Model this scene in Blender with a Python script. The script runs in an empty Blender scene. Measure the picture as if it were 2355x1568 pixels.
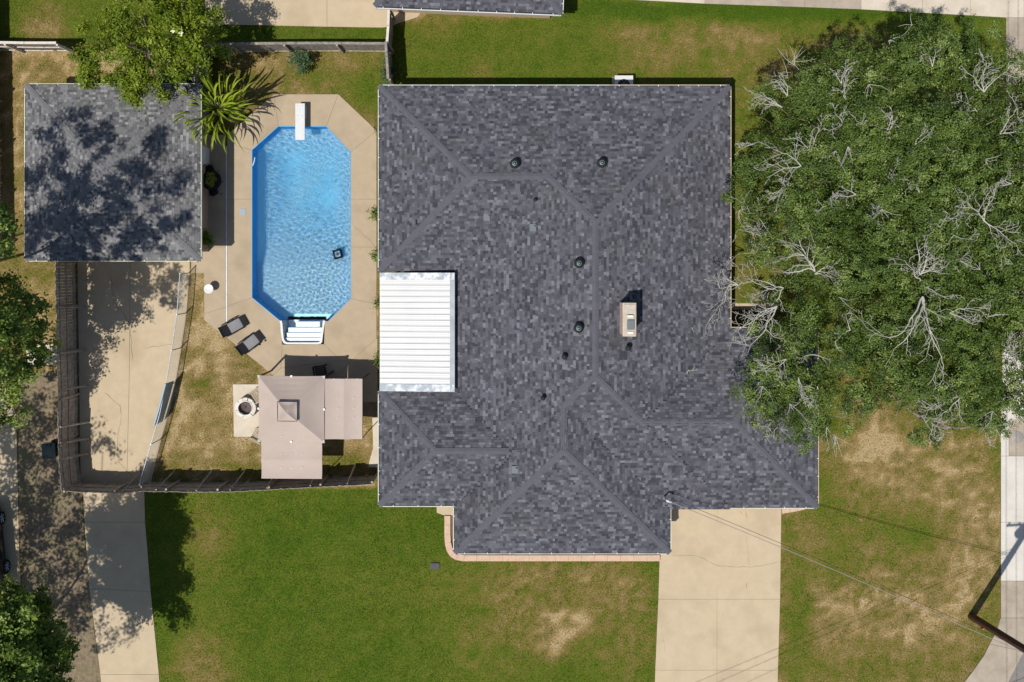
import bpy, math, random
import numpy as np
from mathutils import Vector, Matrix

# ------------------------------------------------------------------ camera, sky, sun, exposure
sc = bpy.context.scene
col = sc.collection
H = 45.0                 # flying height of the camera, metres
S = 45.98                # survey units per metre on the ground
NX, NY = 1177.0, 598.0   # survey point right under the camera
SUNDIR = Vector((0.318, 0.333, -1.0)).normalized()

cam = bpy.data.objects.new('camera', bpy.data.cameras.new('camera'))
col.objects.link(cam); sc.camera = cam
cam.location = (0, 0, H)
cam.data.sensor_width = 36.0
cam.data.lens = 36.0 * H / (2354.0 / S)
cam.data.shift_y = -((784.0 - NY) / S) / (2354.0 / S)
cam.data.clip_end = 3000.0

world = bpy.data.worlds.new('World'); sc.world = world; world.use_nodes = True
wn = world.node_tree
bg = wn.nodes['Background']
sky = wn.nodes.new('ShaderNodeTexSky'); sky.sky_type = 'NISHITA'; sky.sun_disc = False
sky.sun_elevation = math.radians(65.3); sky.sun_rotation = math.radians(223.7)
wn.links.new(sky.outputs[0], bg.inputs[0]); bg.inputs[1].default_value = 0.09

sun = bpy.data.objects.new('sun', bpy.data.lights.new('sun', 'SUN')); col.objects.link(sun)
sun.location = (-20, -24, 80)
sun.data.energy = 4.6; sun.data.angle = math.radians(0.53); sun.data.color = (1.0, 0.955, 0.88)
sun.rotation_mode = 'QUATERNION'; sun.rotation_quaternion = SUNDIR.to_track_quat('-Z', 'Y')
sun.data.cycles.is_caustics_light = True

vs = sc.view_settings
vs.view_transform = 'Standard'; vs.look = 'None'; vs.gamma = 1.0; vs.exposure = 0.0; vs.use_curve_mapping = False
sc.render.engine = 'CYCLES'
sc.cycles.use_denoising = True
sc.cycles.max_bounces = 8; sc.cycles.transparent_max_bounces = 12

R = random.Random(7)
RNG = np.random.default_rng(7)

def P(dx, dy, h=0.0):
    """survey point (dx,dy) seen at height h -> world"""
    k = (H - h) / H / S
    return Vector(((dx - NX) * k, (NY - dy) * k, h))
def W2D(x, y):
    return x * S + NX, NY - y * S

# ------------------------------------------------------------------ materials
MATS = {}
def nodes(m):
    nt = m.node_tree; return nt, nt.nodes, nt.links
def mat(name, c1, c2=None, scale=3.0, rough=0.85, bump=0.0, bscale=None, spec=0.3, metal=0.0, detail=6.0, lo=0.35, hi=0.65, c3=None, s3=0.35):
    m = bpy.data.materials.new(name); m.use_nodes = True
    nt, N, L = nodes(m); b = N['Principled BSDF']
    b.inputs['Roughness'].default_value = rough; b.inputs['Metallic'].default_value = metal
    b.inputs['Specular IOR Level'].default_value = spec
    b.inputs['Base Color'].default_value = (*c1, 1)
    if c2 is not None or bump:
        geo = N.new('ShaderNodeNewGeometry')
    if c2 is not None:
        nz = N.new('ShaderNodeTexNoise'); nz.inputs['Scale'].default_value = scale; nz.inputs['Detail'].default_value = detail
        nz.inputs['Roughness'].default_value = 0.65
        L.new(geo.outputs['Position'], nz.inputs['Vector'])
        mr = N.new('ShaderNodeMapRange'); mr.inputs[1].default_value = lo; mr.inputs[2].default_value = hi
        L.new(nz.outputs[0], mr.inputs[0])
        mx = N.new('ShaderNodeMix'); mx.data_type = 'RGBA'
        mx.inputs[6].default_value = (*c1, 1); mx.inputs[7].default_value = (*c2, 1)
        L.new(mr.outputs[0], mx.inputs[0])
        outc = mx.outputs[2]
        if c3 is not None:
            n3 = N.new('ShaderNodeTexNoise'); n3.inputs['Scale'].default_value = s3; n3.inputs['Detail'].default_value = 5
            L.new(geo.outputs['Position'], n3.inputs['Vector'])
            r3 = N.new('ShaderNodeMapRange'); r3.inputs[1].default_value = 0.5; r3.inputs[2].default_value = 0.72
            L.new(n3.outputs[0], r3.inputs[0])
            m3 = N.new('ShaderNodeMix'); m3.data_type = 'RGBA'
            L.new(r3.outputs[0], m3.inputs[0]); L.new(outc, m3.inputs[6]); m3.inputs[7].default_value = (*c3, 1)
            outc = m3.outputs[2]
        L.new(outc, b.inputs['Base Color'])
    if bump:
        nb = N.new('ShaderNodeTexNoise'); nb.inputs['Scale'].default_value = bscale or scale * 4; nb.inputs['Detail'].default_value = 4
        L.new(geo.outputs['Position'], nb.inputs['Vector'])
        bp = N.new('ShaderNodeBump'); bp.inputs['Strength'].default_value = bump; bp.inputs['Distance'].default_value = 0.02
        L.new(nb.outputs[0], bp.inputs['Height']); L.new(bp.outputs[0], b.inputs['Normal'])
    MATS[name] = m
    return m

def ramp_mat(name, attr, stops, rough=0.9, spec=0.2, nscale=0, namp=0.0, translucent=0.0, bump=0.0, nscale2=0, namp2=0.0, mottle=0.0, stain=None):
    """colour from a per-point attribute (plus a little noise) through a ramp"""
    m = bpy.data.materials.new(name); m.use_nodes = True
    nt, N, L = nodes(m); b = N['Principled BSDF']
    b.inputs['Roughness'].default_value = rough; b.inputs['Specular IOR Level'].default_value = spec
    a = N.new('ShaderNodeAttribute'); a.attribute_name = attr
    src = a.outputs['Fac']
    geo = N.new('ShaderNodeNewGeometry')
    for sc_, am in ((nscale, namp), (nscale2, namp2)):
        if am:
            nz = N.new('ShaderNodeTexNoise'); nz.inputs['Scale'].default_value = sc_; nz.inputs['Detail'].default_value = 5; nz.inputs['Roughness'].default_value = 0.7
            L.new(geo.outputs['Position'], nz.inputs['Vector'])
            ma = N.new('ShaderNodeMath'); ma.operation = 'MULTIPLY_ADD'; ma.inputs[1].default_value = am; ma.inputs[2].default_value = -am * 0.5
            L.new(nz.outputs[0], ma.inputs[0])
            ad = N.new('ShaderNodeMath'); ad.operation = 'ADD'
            L.new(src, ad.inputs[0]); L.new(ma.outputs[0], ad.inputs[1]); src = ad.outputs[0]
    cr = N.new('ShaderNodeValToRGB'); e = cr.color_ramp.elements
    while len(e) < len(stops): e.new(0.5)
    for i, (p, c) in enumerate(stops):
        e[i].position = p; e[i].color = (*c, 1)
    L.new(src, cr.inputs[0]); csrc = cr.outputs[0]
    if mottle:
        n2 = N.new('ShaderNodeTexNoise'); n2.inputs['Scale'].default_value = 13; n2.inputs['Detail'].default_value = 4; n2.inputs['Roughness'].default_value = 0.75
        L.new(geo.outputs['Position'], n2.inputs['Vector'])
        r2 = N.new('ShaderNodeMapRange'); r2.inputs[1].default_value = 0.3; r2.inputs[2].default_value = 0.7; r2.inputs[3].default_value = 1 - mottle; r2.inputs[4].default_value = 1 + mottle
        L.new(n2.outputs[0], r2.inputs[0])
        mm = N.new('ShaderNodeMix'); mm.data_type = 'RGBA'; mm.blend_type = 'MULTIPLY'; mm.inputs[0].default_value = 1.0
        L.new(csrc, mm.inputs[6]); L.new(r2.outputs[0], mm.inputs[7]); csrc = mm.outputs[2]
    if stain:
        n4 = N.new('ShaderNodeTexNoise'); n4.inputs['Scale'].default_value = 0.75; n4.inputs['Detail'].default_value = 7; n4.inputs['Roughness'].default_value = 0.7
        L.new(geo.outputs['Position'], n4.inputs['Vector'])
        r4 = N.new('ShaderNodeMapRange'); r4.inputs[1].default_value = 0.54; r4.inputs[2].default_value = 0.74; r4.inputs[4].default_value = 0.55
        L.new(n4.outputs[0], r4.inputs[0])
        m4 = N.new('ShaderNodeMix'); m4.data_type = 'RGBA'; m4.inputs[7].default_value = (*stain, 1)
        L.new(r4.outputs[0], m4.inputs[0]); L.new(csrc, m4.inputs[6]); csrc = m4.outputs[2]
    L.new(csrc, b.inputs['Base Color'])
    if bump:
        nb = N.new('ShaderNodeTexNoise'); nb.inputs['Scale'].default_value = 22; nb.inputs['Detail'].default_value = 5
        L.new(geo.outputs['Position'], nb.inputs['Vector'])
        bp = N.new('ShaderNodeBump'); bp.inputs['Strength'].default_value = bump; bp.inputs['Distance'].default_value = 0.05
        L.new(nb.outputs[0], bp.inputs['Height']); L.new(bp.outputs[0], b.inputs['Normal'])
    if translucent:
        t = N.new('ShaderNodeBsdfTranslucent'); L.new(cr.outputs[0], t.inputs[0])
        mx = N.new('ShaderNodeMixShader'); mx.inputs[0].default_value = translucent
        L.new(b.outputs[0], mx.inputs[1]); L.new(t.outputs[0], mx.inputs[2]); L.new(mx.outputs[0], N['Material Output'].inputs[0])
    MATS[name] = m
    return m

GRASS_RAMP = [(0.0, (0.046, 0.088, 0.005)), (0.22, (0.090, 0.120, 0.012)), (0.45, (0.142, 0.124, 0.026)), (0.68, (0.190, 0.144, 0.049)), (0.88, (0.262, 0.186, 0.078)), (1.0, (0.37, 0.28, 0.15))]
ramp_mat('ground_turf', 'dry', GRASS_RAMP, 0.95, 0.1, nscale=11.0, namp=0.85, nscale2=2.2, namp2=0.40, bump=1.0, mottle=0.42)
ramp_mat('grass_blade', 'dry', GRASS_RAMP, 0.8, 0.15, translucent=0.2, mottle=0.3)
mat('concrete', (0.475, 0.385, 0.262), (0.44, 0.355, 0.24), 1.6, 0.9, 0.25, 30, detail=12.0, lo=0.38, hi=0.62, c3=(0.39, 0.312, 0.208), s3=0.6)
mat('deck_concrete', (0.40, 0.318, 0.222), (0.365, 0.29, 0.20), 1.8, 0.9, 0.2, 40, detail=12.0, lo=0.38, hi=0.62, c3=(0.315, 0.247, 0.167), s3=0.7)
mat('pale_concrete', (0.56, 0.50, 0.405), (0.46, 0.40, 0.31), 0.9, 0.9, 0.25, 30)
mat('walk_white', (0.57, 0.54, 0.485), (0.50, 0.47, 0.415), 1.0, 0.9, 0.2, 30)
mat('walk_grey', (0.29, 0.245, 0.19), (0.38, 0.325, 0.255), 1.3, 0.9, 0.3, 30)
mat('joint', (0.15, 0.115, 0.08), None, rough=0.95)
mat('crack', (0.13, 0.095, 0.06), None, rough=0.95)
mat('asphalt', (0.16, 0.15, 0.14), (0.21, 0.195, 0.18), 2.0, 0.95, 0.3, 40)
mat('pink_block', (0.56, 0.40, 0.30), (0.48, 0.33, 0.245), 4.0, 0.9, 0.3, 40)
mat('soil', (0.16, 0.115, 0.075), (0.25, 0.185, 0.12), 3.0, 0.95, 0.6, 25)
mat('fence_wood', (0.25, 0.205, 0.165), (0.44, 0.38, 0.315), 5.0, 0.9, 0.4, 40)
mat('fence_grey', (0.15, 0.132, 0.112), (0.31, 0.28, 0.245), 5.0, 0.9, 0.3, 40)
mat('fence_pale', (0.52, 0.47, 0.41), (0.62, 0.57, 0.50), 5.0, 0.9, 0.3, 40)
mat('brick_wall', (0.38, 0.24, 0.17), (0.45, 0.30, 0.22), 6.0, 0.9, 0.3, 40)
mat('gutter_mint', (0.55, 0.60, 0.50), (0.40, 0.38, 0.30), 0.8, 0.5, 0.0)
mat('gutter_rust', (0.42, 0.31, 0.22), (0.50, 0.42, 0.32), 5.0, 0.8, 0.0)
mat('gutter_inside', (0.05, 0.055, 0.045), None, rough=0.8)
mat('white_paint', (0.68, 0.68, 0.66), None, rough=0.5)
mat('white_plastic', (0.61, 0.62, 0.62), (0.56, 0.57, 0.57), 3.0, 0.45)
mat('white_metal', (0.61, 0.61, 0.605), (0.575, 0.575, 0.575), 0.9, 0.5, c3=(0.58, 0.59, 0.60), s3=1.6)
mat('flashing', (0.27, 0.30, 0.335), (0.38, 0.41, 0.44), 2.2, 0.55, 0.15, 9)
mat('tar_silver', (0.66, 0.69, 0.71), (0.33, 0.37, 0.41), 2.6, 0.6, 0.7, 9, lo=0.42, hi=0.55)
mat('black_metal', (0.012, 0.013, 0.014), None, rough=0.5)
mat('vent_metal', (0.020, 0.026, 0.026), (0.045, 0.055, 0.055), 9.0, 0.45, metal=0.3)
mat('vent_ring', (0.20, 0.25, 0.25), None, rough=0.4, metal=0.4)
mat('galv', (0.42, 0.46, 0.50), (0.52, 0.56, 0.60), 6.0, 0.45, metal=0.3)
mat('pipe_grey', (0.13, 0.15, 0.165), None, rough=0.6)
mat('stucco', (0.60, 0.45, 0.33), (0.50, 0.38, 0.29), 5.0, 0.9, 0.3, 30)
mat('chimney_crown', (0.50, 0.44, 0.36), (0.42, 0.36, 0.29), 6.0, 0.9, 0.4, 30)
mat('canvas', (0.425, 0.350, 0.305), (0.395, 0.323, 0.28), 1.2, 0.85)
mat('canvas_patch', (0.80, 0.77, 0.80), None, rough=0.6)
mat('sling_grey', (0.17, 0.17, 0.18), (0.20, 0.20, 0.21), 14.0, 0.7)
mat('sling_shade_black', (0.030, 0.030, 0.033), None, rough=0.7)  # shade painted into backrest and foot rest; the armrests are black themselves
mat('stone_pale', (0.68, 0.65, 0.59), (0.50, 0.46, 0.40), 9.0, 0.9, 0.5, 30)
mat('stone_tan', (0.42, 0.33, 0.22), (0.30, 0.23, 0.15), 9.0, 0.9, 0.5, 30)
mat('ash', (0.075, 0.058, 0.055), (0.13, 0.10, 0.092), 8.0, 0.95, 0.5, 30)
mat('chair_taupe', (0.30, 0.25, 0.175), (0.36, 0.30, 0.21), 8.0, 0.8)
mat('bin_blue', (0.004, 0.010, 0.015), None, rough=0.6, spec=0.05)
mat('car_paint', (0.006, 0.010, 0.018), None, rough=0.2, spec=0.6)
mat('car_glass', (0.01, 0.014, 0.018), None, rough=0.05, spec=0.8)
mat('tyre', (0.012, 0.012, 0.012), None, rough=0.9)
mat('alloy', (0.35, 0.42, 0.50), None, rough=0.3, metal=0.6)
mat('pole_wood', (0.050, 0.022, 0.012), (0.085, 0.045, 0.026), 6.0, 0.9, 0.4, 30)
mat('cable_black', (0.02, 0.018, 0.017), None, rough=0.6)
mat('cable_grey', (0.26, 0.24, 0.225), None, rough=0.6)
mat('liner', (0.05, 0.36, 0.72), (0.07, 0.40, 0.75), 1.0, 0.7)
mat('liner_floor', (0.74, 0.91, 0.96), (0.78, 0.93, 0.97), 0.6, 0.8)
mat('step_white', (0.90, 0.92, 0.93), None, rough=0.5)
mat('blue_tarp', (0.33, 0.43, 0.48), None, rough=0.6)
mat('lid_grey', (0.28, 0.33, 0.37), None, rough=0.6)
mat('valve_black', (0.035, 0.038, 0.042), (0.06, 0.06, 0.065), 20, 0.6)
mat('pot_clay', (0.28, 0.13, 0.07), None, rough=0.8)
mat('bark', (0.17, 0.13, 0.10), (0.26, 0.21, 0.165), 8.0, 0.95, 0.8, 20)
mat('dead_wood', (0.46, 0.45, 0.395), (0.34, 0.33, 0.28), 6.0, 0.9)
mat('iron', (0.28, 0.25, 0.22), (0.34, 0.31, 0.28), 12.0, 0.6, 0.3, 60, metal=0.3)
mat('rust', (0.40, 0.17, 0.04), None, rough=0.9)
mat('petal', (0.60, 0.62, 0.36), None, rough=0.7)
mat('red_tag', (0.55, 0.12, 0.04), None, rough=0.6)
mat('door_white', (0.62, 0.60, 0.56), None, rough=0.6)
mat('window_glass', (0.03, 0.04, 0.05), None, rough=0.05, spec=0.8)
SH_STOPS = [(0.0, (0.037, 0.037, 0.045)), (0.25, (0.060, 0.060, 0.073)), (0.5, (0.086, 0.086, 0.103)), (0.75, (0.115, 0.115, 0.135)), (1.0, (0.165, 0.165, 0.188))]
ramp_mat('shingle', 'tint', SH_STOPS, 0.92, 0.15, nscale=40, namp=0.12, nscale2=0.5, namp2=0.25, stain=(0.078, 0.078, 0.068))
SH2 = [(p, (c[0] * 1.66, c[1] * 1.65, c[2] * 1.42)) for p, c in SH_STOPS]
ramp_mat('shingle_garage', 'tint', SH2, 0.92, 0.15, nscale=40, namp=0.12, nscale2=0.5, namp2=0.25, stain=(0.12, 0.118, 0.105))
mat('ridge_garage', (0.150, 0.149, 0.154), (0.128, 0.127, 0.131), 3.0, 0.92, 0.2, 50)
mat('ridge_shingle', (0.098, 0.098, 0.117), (0.083, 0.083, 0.099), 3.0, 0.92, 0.2, 50)
mat('roof_deck', (0.05, 0.05, 0.058), None, rough=0.95)
ramp_mat('oak_leaf', 'tint', [(0.0, (0.024, 0.048, 0.006)), (0.5, (0.084, 0.138, 0.020)), (0.85, (0.150, 0.215, 0.040)), (1.0, (0.26, 0.32, 0.10))], 0.5, 0.35, translucent=0.2)
ramp_mat('tree_leaf', 'tint', [(0.0, (0.050, 0.090, 0.011)), (0.5, (0.150, 0.235, 0.031)), (0.85, (0.260, 0.350, 0.065)), (1.0, (0.38, 0.46, 0.13))], 0.45, 0.35, translucent=0.3)
ramp_mat('lime_leaf', 'tint', [(0.0, (0.060, 0.095, 0.006)), (0.5, (0.150, 0.220, 0.010)), (0.85, (0.240, 0.300, 0.022)), (1.0, (0.34, 0.38, 0.06))], 0.5, 0.3, translucent=0.28)
ramp_mat('teal_leaf', 'tint', [(0.0, (0.022, 0.050, 0.020)), (0.5, (0.055, 0.115, 0.048)), (1.0, (0.13, 0.22, 0.09))], 0.45, 0.4, translucent=0.25)
ramp_mat('banana_leaf', 'tint', [(0.0, (0.10, 0.17, 0.008)), (0.5, (0.25, 0.34, 0.018)), (1.0, (0.48, 0.54, 0.09))], 0.4, 0.35, translucent=0.35)
# water: clear refracting surface over an absorbing body
def water_mat(name, clear):
    m = bpy.data.materials.new(name); m.use_nodes = True
    nt, N, L = nodes(m); b = N['Principled BSDF']
    b.inputs['Transmission Weight'].default_value = 1.0; b.inputs['Roughness'].default_value = 0.0; b.inputs['IOR'].default_value = 1.33; b.inputs['Base Color'].default_value = (0.90, 0.97, 1.0, 1)
    t = N.new('ShaderNodeBsdfTransparent'); t.inputs[0].default_value = (0.90, 0.97, 1.0, 1)
    mx = N.new('ShaderNodeMixShader'); mx.inputs[0].default_value = clear
    L.new(b.outputs[0], mx.inputs[1]); L.new(t.outputs[0], mx.inputs[2]); L.new(mx.outputs[0], N['Material Output'].inputs[0])
    MATS[name] = m
water_mat('water', 0.52); water_mat('calm_water', 0.93)
def depth_mat():
    m = bpy.data.materials.new('water_depth'); m.use_nodes = True
    nt, N, L = nodes(m); N.remove(N['Principled BSDF'])
    va = N.new('ShaderNodeVolumeAbsorption'); va.inputs['Color'].default_value = (0.0, 0.74, 0.965, 1); va.inputs['Density'].default_value = 0.21
    L.new(va.outputs[0], N['Material Output'].inputs['Volume']); MATS['water_depth'] = m
depth_mat()
mat('bubble', (0.75, 0.88, 0.95), None, rough=0.4)
mat('litter', (0.12, 0.094, 0.062), (0.24, 0.185, 0.12), 5.0, 0.95, 0.8, 20, c3=(0.17, 0.15, 0.075), s3=0.8)

# ------------------------------------------------------------------ mesh helpers
class MB:
    def __init__(s): s.v = []; s.f = []; s.mi = []; s.m = 0; s.smooth = []
    def add(s, vs_, fs, smooth=False):
        o = len(s.v); s.v.extend([tuple(p) for p in vs_])
        for f in fs: s.f.append(tuple(i + o for i in f)); s.mi.append(s.m); s.smooth.append(smooth)
    def box(s, c, size, rot=None, taper=1.0):
        x, y, z = size[0] / 2, size[1] / 2, size[2] / 2
        pts = [Vector((a * x * (taper if d > 0 else 1), b * y * (taper if d > 0 else 1), d * z)) for a in (-1, 1) for b in (-1, 1) for d in (-1, 1)]
        if rot is not None: pts = [rot @ p for p in pts]
        s.add([p + Vector(c) for p in pts], [(0, 1, 3, 2), (4, 6, 7, 5), (0, 4, 5, 1), (2, 3, 7, 6), (0, 2, 6, 4), (1, 5, 7, 3)])
        return s
    def prism(s, poly, z0, z1, bottom=True):
        n = len(poly); a = sum(poly[i][0] * poly[(i + 1) % n][1] - poly[(i + 1) % n][0] * poly[i][1] for i in range(n))
        if a < 0: poly = poly[::-1]
        vs_ = [(p[0], p[1], z0) for p in poly] + [(p[0], p[1], z1) for p in poly]
        fs = [tuple(range(n, 2 * n))] + [(i, (i + 1) % n, n + (i + 1) % n, n + i) for i in range(n)]
        if bottom: fs.append(tuple(range(n - 1, -1, -1)))
        s.add(vs_, fs); return s
    def tube(s, pts, rad, n=6, caps=True, smooth=True):
        pts = [Vector(p) for p in pts]
        if not hasattr(rad, '__len__'): rad = [rad] * len(pts)
        t0 = (pts[1] - pts[0]).normalized()
        up = Vector((0, 0, 1)) if abs(t0.z) < 0.9 else Vector((1, 0, 0))
        a = t0.cross(up).normalized(); vs_ = []
        for i, p in enumerate(pts):
            t = (pts[min(i + 1, len(pts) - 1)] - pts[max(i - 1, 0)]).normalized()
            a = (a - t * a.dot(t)).normalized(); b = t.cross(a)
            for k in range(n):
                w = 2 * math.pi * k / n
                vs_.append(p + (a * math.cos(w) + b * math.sin(w)) * rad[i])
        fs = [(i * n + k, i * n + (k + 1) % n, (i + 1) * n + (k + 1) % n, (i + 1) * n + k) for i in range(len(pts) - 1) for k in range(n)]
        s.add(vs_, fs, smooth)
        if caps:
            s.add(vs_[:n], [tuple(range(n - 1, -1, -1))]); s.add(vs_[-n:], [tuple(range(n))])
        return s
    def lathe(s, prof, c=(0, 0, 0), n=24, smooth=True):
        c = Vector(c); vs_ = []
        for r, z in prof:
            for k in range(n):
                w = 2 * math.pi * k / n; vs_.append(c + Vector((r * math.cos(w), r * math.sin(w), z)))
        fs = [(i * n + k, i * n + (k + 1) % n, (i + 1) * n + (k + 1) % n, (i + 1) * n + k) for i in range(len(prof) - 1) for k in range(n)]
        s.add(vs_, fs, smooth); return s
    def quad(s, a, b, c, d): s.add([a, b, c, d], [(0, 1, 2, 3)]); return s
    def mesh(s, name, mats):
        me = bpy.data.meshes.new(name); me.from_pydata(s.v, [], s.f)
        mats = mats if isinstance(mats, (list, tuple)) else [mats]
        for m in mats: me.materials.append(MATS[m])
        if len(mats) > 1: me.polygons.foreach_set('material_index', s.mi)
        me.polygons.foreach_set('use_smooth', s.smooth); me.update()
        return me
    def build(s, name, mats, parent=None):
        return obj(name, s.mesh(name, mats), parent)

def obj(name, me, parent=None):
    o = bpy.data.objects.new(name, me); col.objects.link(o)
    if parent is not None: o.parent = parent
    return o
def tag(o, label=None, cat=None, group=None, kind=None):
    if label: o['label'] = label
    if cat: o['category'] = cat
    if group: o['group'] = group
    if kind: o['kind'] = kind
    return o
def thing(name, label, cat, loc=(0, 0, 0), rz=0.0, group=None):
    o = bpy.data.objects.new(name, None); col.objects.link(o)
    o.location = loc; o.rotation_euler = (0, 0, rz); o.empty_display_size = 0.2
    return tag(o, label, cat, group)
def copy_tree(o, parent=None):
    c = o.copy(); col.objects.link(c); c.parent = parent
    for ch in list(o.children): copy_tree(ch, c)
    return c
def np_mesh(name, V, F, mat_name, attrs=None, smooth=False):
    """V (n,3); F (m,k) of one face size"""
    me = bpy.data.meshes.new(name); k = F.shape[1]
    me.vertices.add(len(V)); me.vertices.foreach_set('co', np.ascontiguousarray(V, dtype=np.float32).ravel())
    me.loops.add(F.size); me.loops.foreach_set('vertex_index', np.ascontiguousarray(F, dtype=np.int32).ravel())
    me.polygons.add(len(F)); me.polygons.foreach_set('loop_start', np.arange(0, F.size, k, dtype=np.int32))
    me.polygons.foreach_set('loop_total', np.full(len(F), k, dtype=np.int32))
    me.polygons.foreach_set('use_smooth', np.full(len(F), bool(smooth)))
    me.update(calc_edges=True)
    for an, (dom, val) in (attrs or {}).items():
        a = me.attributes.new(an, 'FLOAT', dom); a.data.foreach_set('value', np.ascontiguousarray(val, dtype=np.float32))
    me.materials.append(MATS[mat_name]); return me
def inset(poly, d):
    """move every edge of a polygon inwards by d"""
    n = len(poly); a = sum(poly[i][0] * poly[(i + 1) % n][1] - poly[(i + 1) % n][0] * poly[i][1] for i in range(n))
    if a < 0: poly = poly[::-1]
    out = []
    for i in range(n):
        p0, p1, p2 = [Vector(poly[j % n][:2]) for j in (i - 1, i, i + 1)]
        d1 = (p1 - p0).normalized(); d2 = (p2 - p1).normalized()
        n1 = Vector((-d1.y, d1.x)); n2 = Vector((-d2.y, d2.x))
        k = 1 + n1.dot(n2)
        out.append(p1 + (n1 + n2) * (d / max(k, 0.3)))
    return out
def in_poly(px, py, poly):
    px = np.asarray(px); py = np.asarray(py); r = np.zeros(px.shape, bool); n = len(poly)
    for i in range(n):
        x0, y0 = poly[i]; x1, y1 = poly[(i + 1) % n]
        if y0 == y1: continue
        c = ((y0 > py) != (y1 > py)) & (px < (x1 - x0) * (py - y0) / (y1 - y0) + x0)
        r ^= c
    return r
HARD = []     # survey polygons where no grass grows
def gp(poly, h=0.0): return [P(x, y, h).to_2d() for x, y in poly]
def val_noise(x, y, seed, cell):
    """smooth value noise for numpy arrays"""
    r = np.random.default_rng(seed); T = r.random((256, 256))
    u = x / cell; v = y / cell; i = np.floor(u).astype(int); j = np.floor(v).astype(int); fu = u - i; fv = v - j
    fu = fu * fu * (3 - 2 * fu); fv = fv * fv * (3 - 2 * fv)
    g = lambda a, b: T[a % 256, b % 256]
    return (g(i, j) * (1 - fu) + g(i + 1, j) * fu) * (1 - fv) + (g(i, j + 1) * (1 - fu) + g(i + 1, j + 1) * fu) * fv

# ------------------------------------------------------------------ the ground and its turf
POOL = [(640, 291), (750, 291), (806, 350), (806, 686), (755, 738), (645, 738), (580, 684), (580, 345)]
STEPS = [(645, 738), (747, 738), (743, 790), (650, 790)]
# zones: (x0,x1,y0,y1, dryness, soft edge)
ZONES = [(-900, 3600, -900, 3200, 0.40), (335, 1540, 1112, 2600, 0.12), (1780, 2320, 990, 2600, 0.66), (905, 2330, -300, 200, 0.20),
         (1660, 2330, 150, 1000, 0.32), (-50, 900, -300, 100, 0.15), (-20, 62, 104, 640, 0.80), (-20, 480, 104, 196, 0.84), (-20, 190, 596, 1120, 0.72),
         (30, 240, 1100, 2600, 0.70), (335, 872, 610, 1120, 0.86), (500, 880, 118, 350, 0.50), (-900, 40, 900, 2600, 0.6)]
BLOBS = [(480, 1240, 55, 120, .26), (455, 1540, 85, 75, .44), (470, 1440, 60, 60, .16), (1300, 1455, 62, 40, .62), (1255, 1490, 30, 20, .4), (1350, 1430, 32, 18, .35), (1285, 1420, 26, 14, .3), (1200, 1400, 170, 130, .30), (1400, 1370, 130, 90, .26), (1450, 1500, 90, 100, .28),
         (1100, 1520, 90, 80, .14), (1290, 1330, 220, 50, .22), (900, 1330, 130, 120, .06), (640, 1230, 90, 70, -.04),
         (2110, 1240, 85, 55, -.42), (1830, 1400, 42, 170, -.42), (1930, 1290, 60, 60, -.34), (2000, 1180, 120, 60, -.22), (2080, 1090, 130, 70, .10), (2230, 1130, 70, 110, .10), (1960, 1390, 90, 60, .16),
         (2150, 1420, 110, 60, .18), (2240, 1300, 60, 80, .24), (1900, 1120, 40, 130, -.34), (2000, 1540, 220, 45, -.28), (2050, 1330, 110, 50, -.12), (2270, 1420, 40, 110, -.34), (2010, 1020, 60, 40, .30), (2290, 1060, 40, 60, -.2),
         (1500, 130, 110, 60, .24), (1660, 90, 120, 60, .36), (1560, 90, 80, 40, .14), (1900, 130, 170, 80, .38), (1450, 60, 60, 30, .22), (1120, 165, 30, 30, .28), (1010, 60, 50, 20, .15), (1200, 90, 60, 30, .05), (1750, 25, 500, 22, -.45), (960, 30, 50, 14, .55), (1130, 38, 150, 8, .6),
         (90, 62, 60, 40, .55), (300, 60, 70, 60, .05), (120, 20, 90, 40, .08),
         (472, 895, 28, 24, -.62), (585, 835, 34, 60, -.40), (560, 960, 60, 50, -.22), (575, 1080, 60, 28, -.44), (400, 1075, 50, 30, -.50), (790, 1060, 60, 30, -.42), (480, 740, 40, 60, .1), (440, 950, 60, 90, .08), (430, 700, 22, 90, -.12), (640, 1050, 30, 40, -.2),
         (600, 150, 70, 40, .30), (790, 150, 40, 25, .25), (840, 200, 50, 80, -.36), (700, 205, 80, 20, .20), (720, 170, 60, 25, -.28), (850, 280, 20, 20, .3),
         (80, 700, 70, 60, .14), (110, 850, 40, 60, .22), (40, 560, 20, 90, -.10), (130, 1330, 100, 200, -.10), (2010, 960, 60, 90, .40), (900, 1200, 420, 60, -.03), (520, 1180, 160, 50, .05)]
def dryness(dx, dy):
    d = np.full(dx.shape, ZONES[0][4])
    wob = (val_noise(dx, dy, 3, 60) - .5) * 26
    for x0, x1, y0, y1, v in ZONES[1:]:
        e = np.minimum(np.minimum(dx - x0, x1 - dx), np.minimum(dy - y0, y1 - dy)) + wob * .25
        w = np.clip(e / 10 + .5, 0, 1); d = d * (1 - w) + v * w
    for cx, cy, rx, ry, a in BLOBS:
        q = ((dx - cx + wob) / rx) ** 2 + ((dy - cy + wob * .8) / ry) ** 2
        d = d + a * np.exp(-q * 1.1)
    busy = np.clip((d - .05) * 2.4, 0.35, 1.25)
    d = d + ((val_noise(dx, dy, 5, 30) - .5) * .20 + (val_noise(dx, dy, 6, 90) - .5) * .14 + (val_noise(dx * .12, dy, 15, 9) - .5) * .20 + (val_noise(dx, dy, 8, 12) - .5) * .46) * busy
    return np.clip(d, 0, 1)

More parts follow.
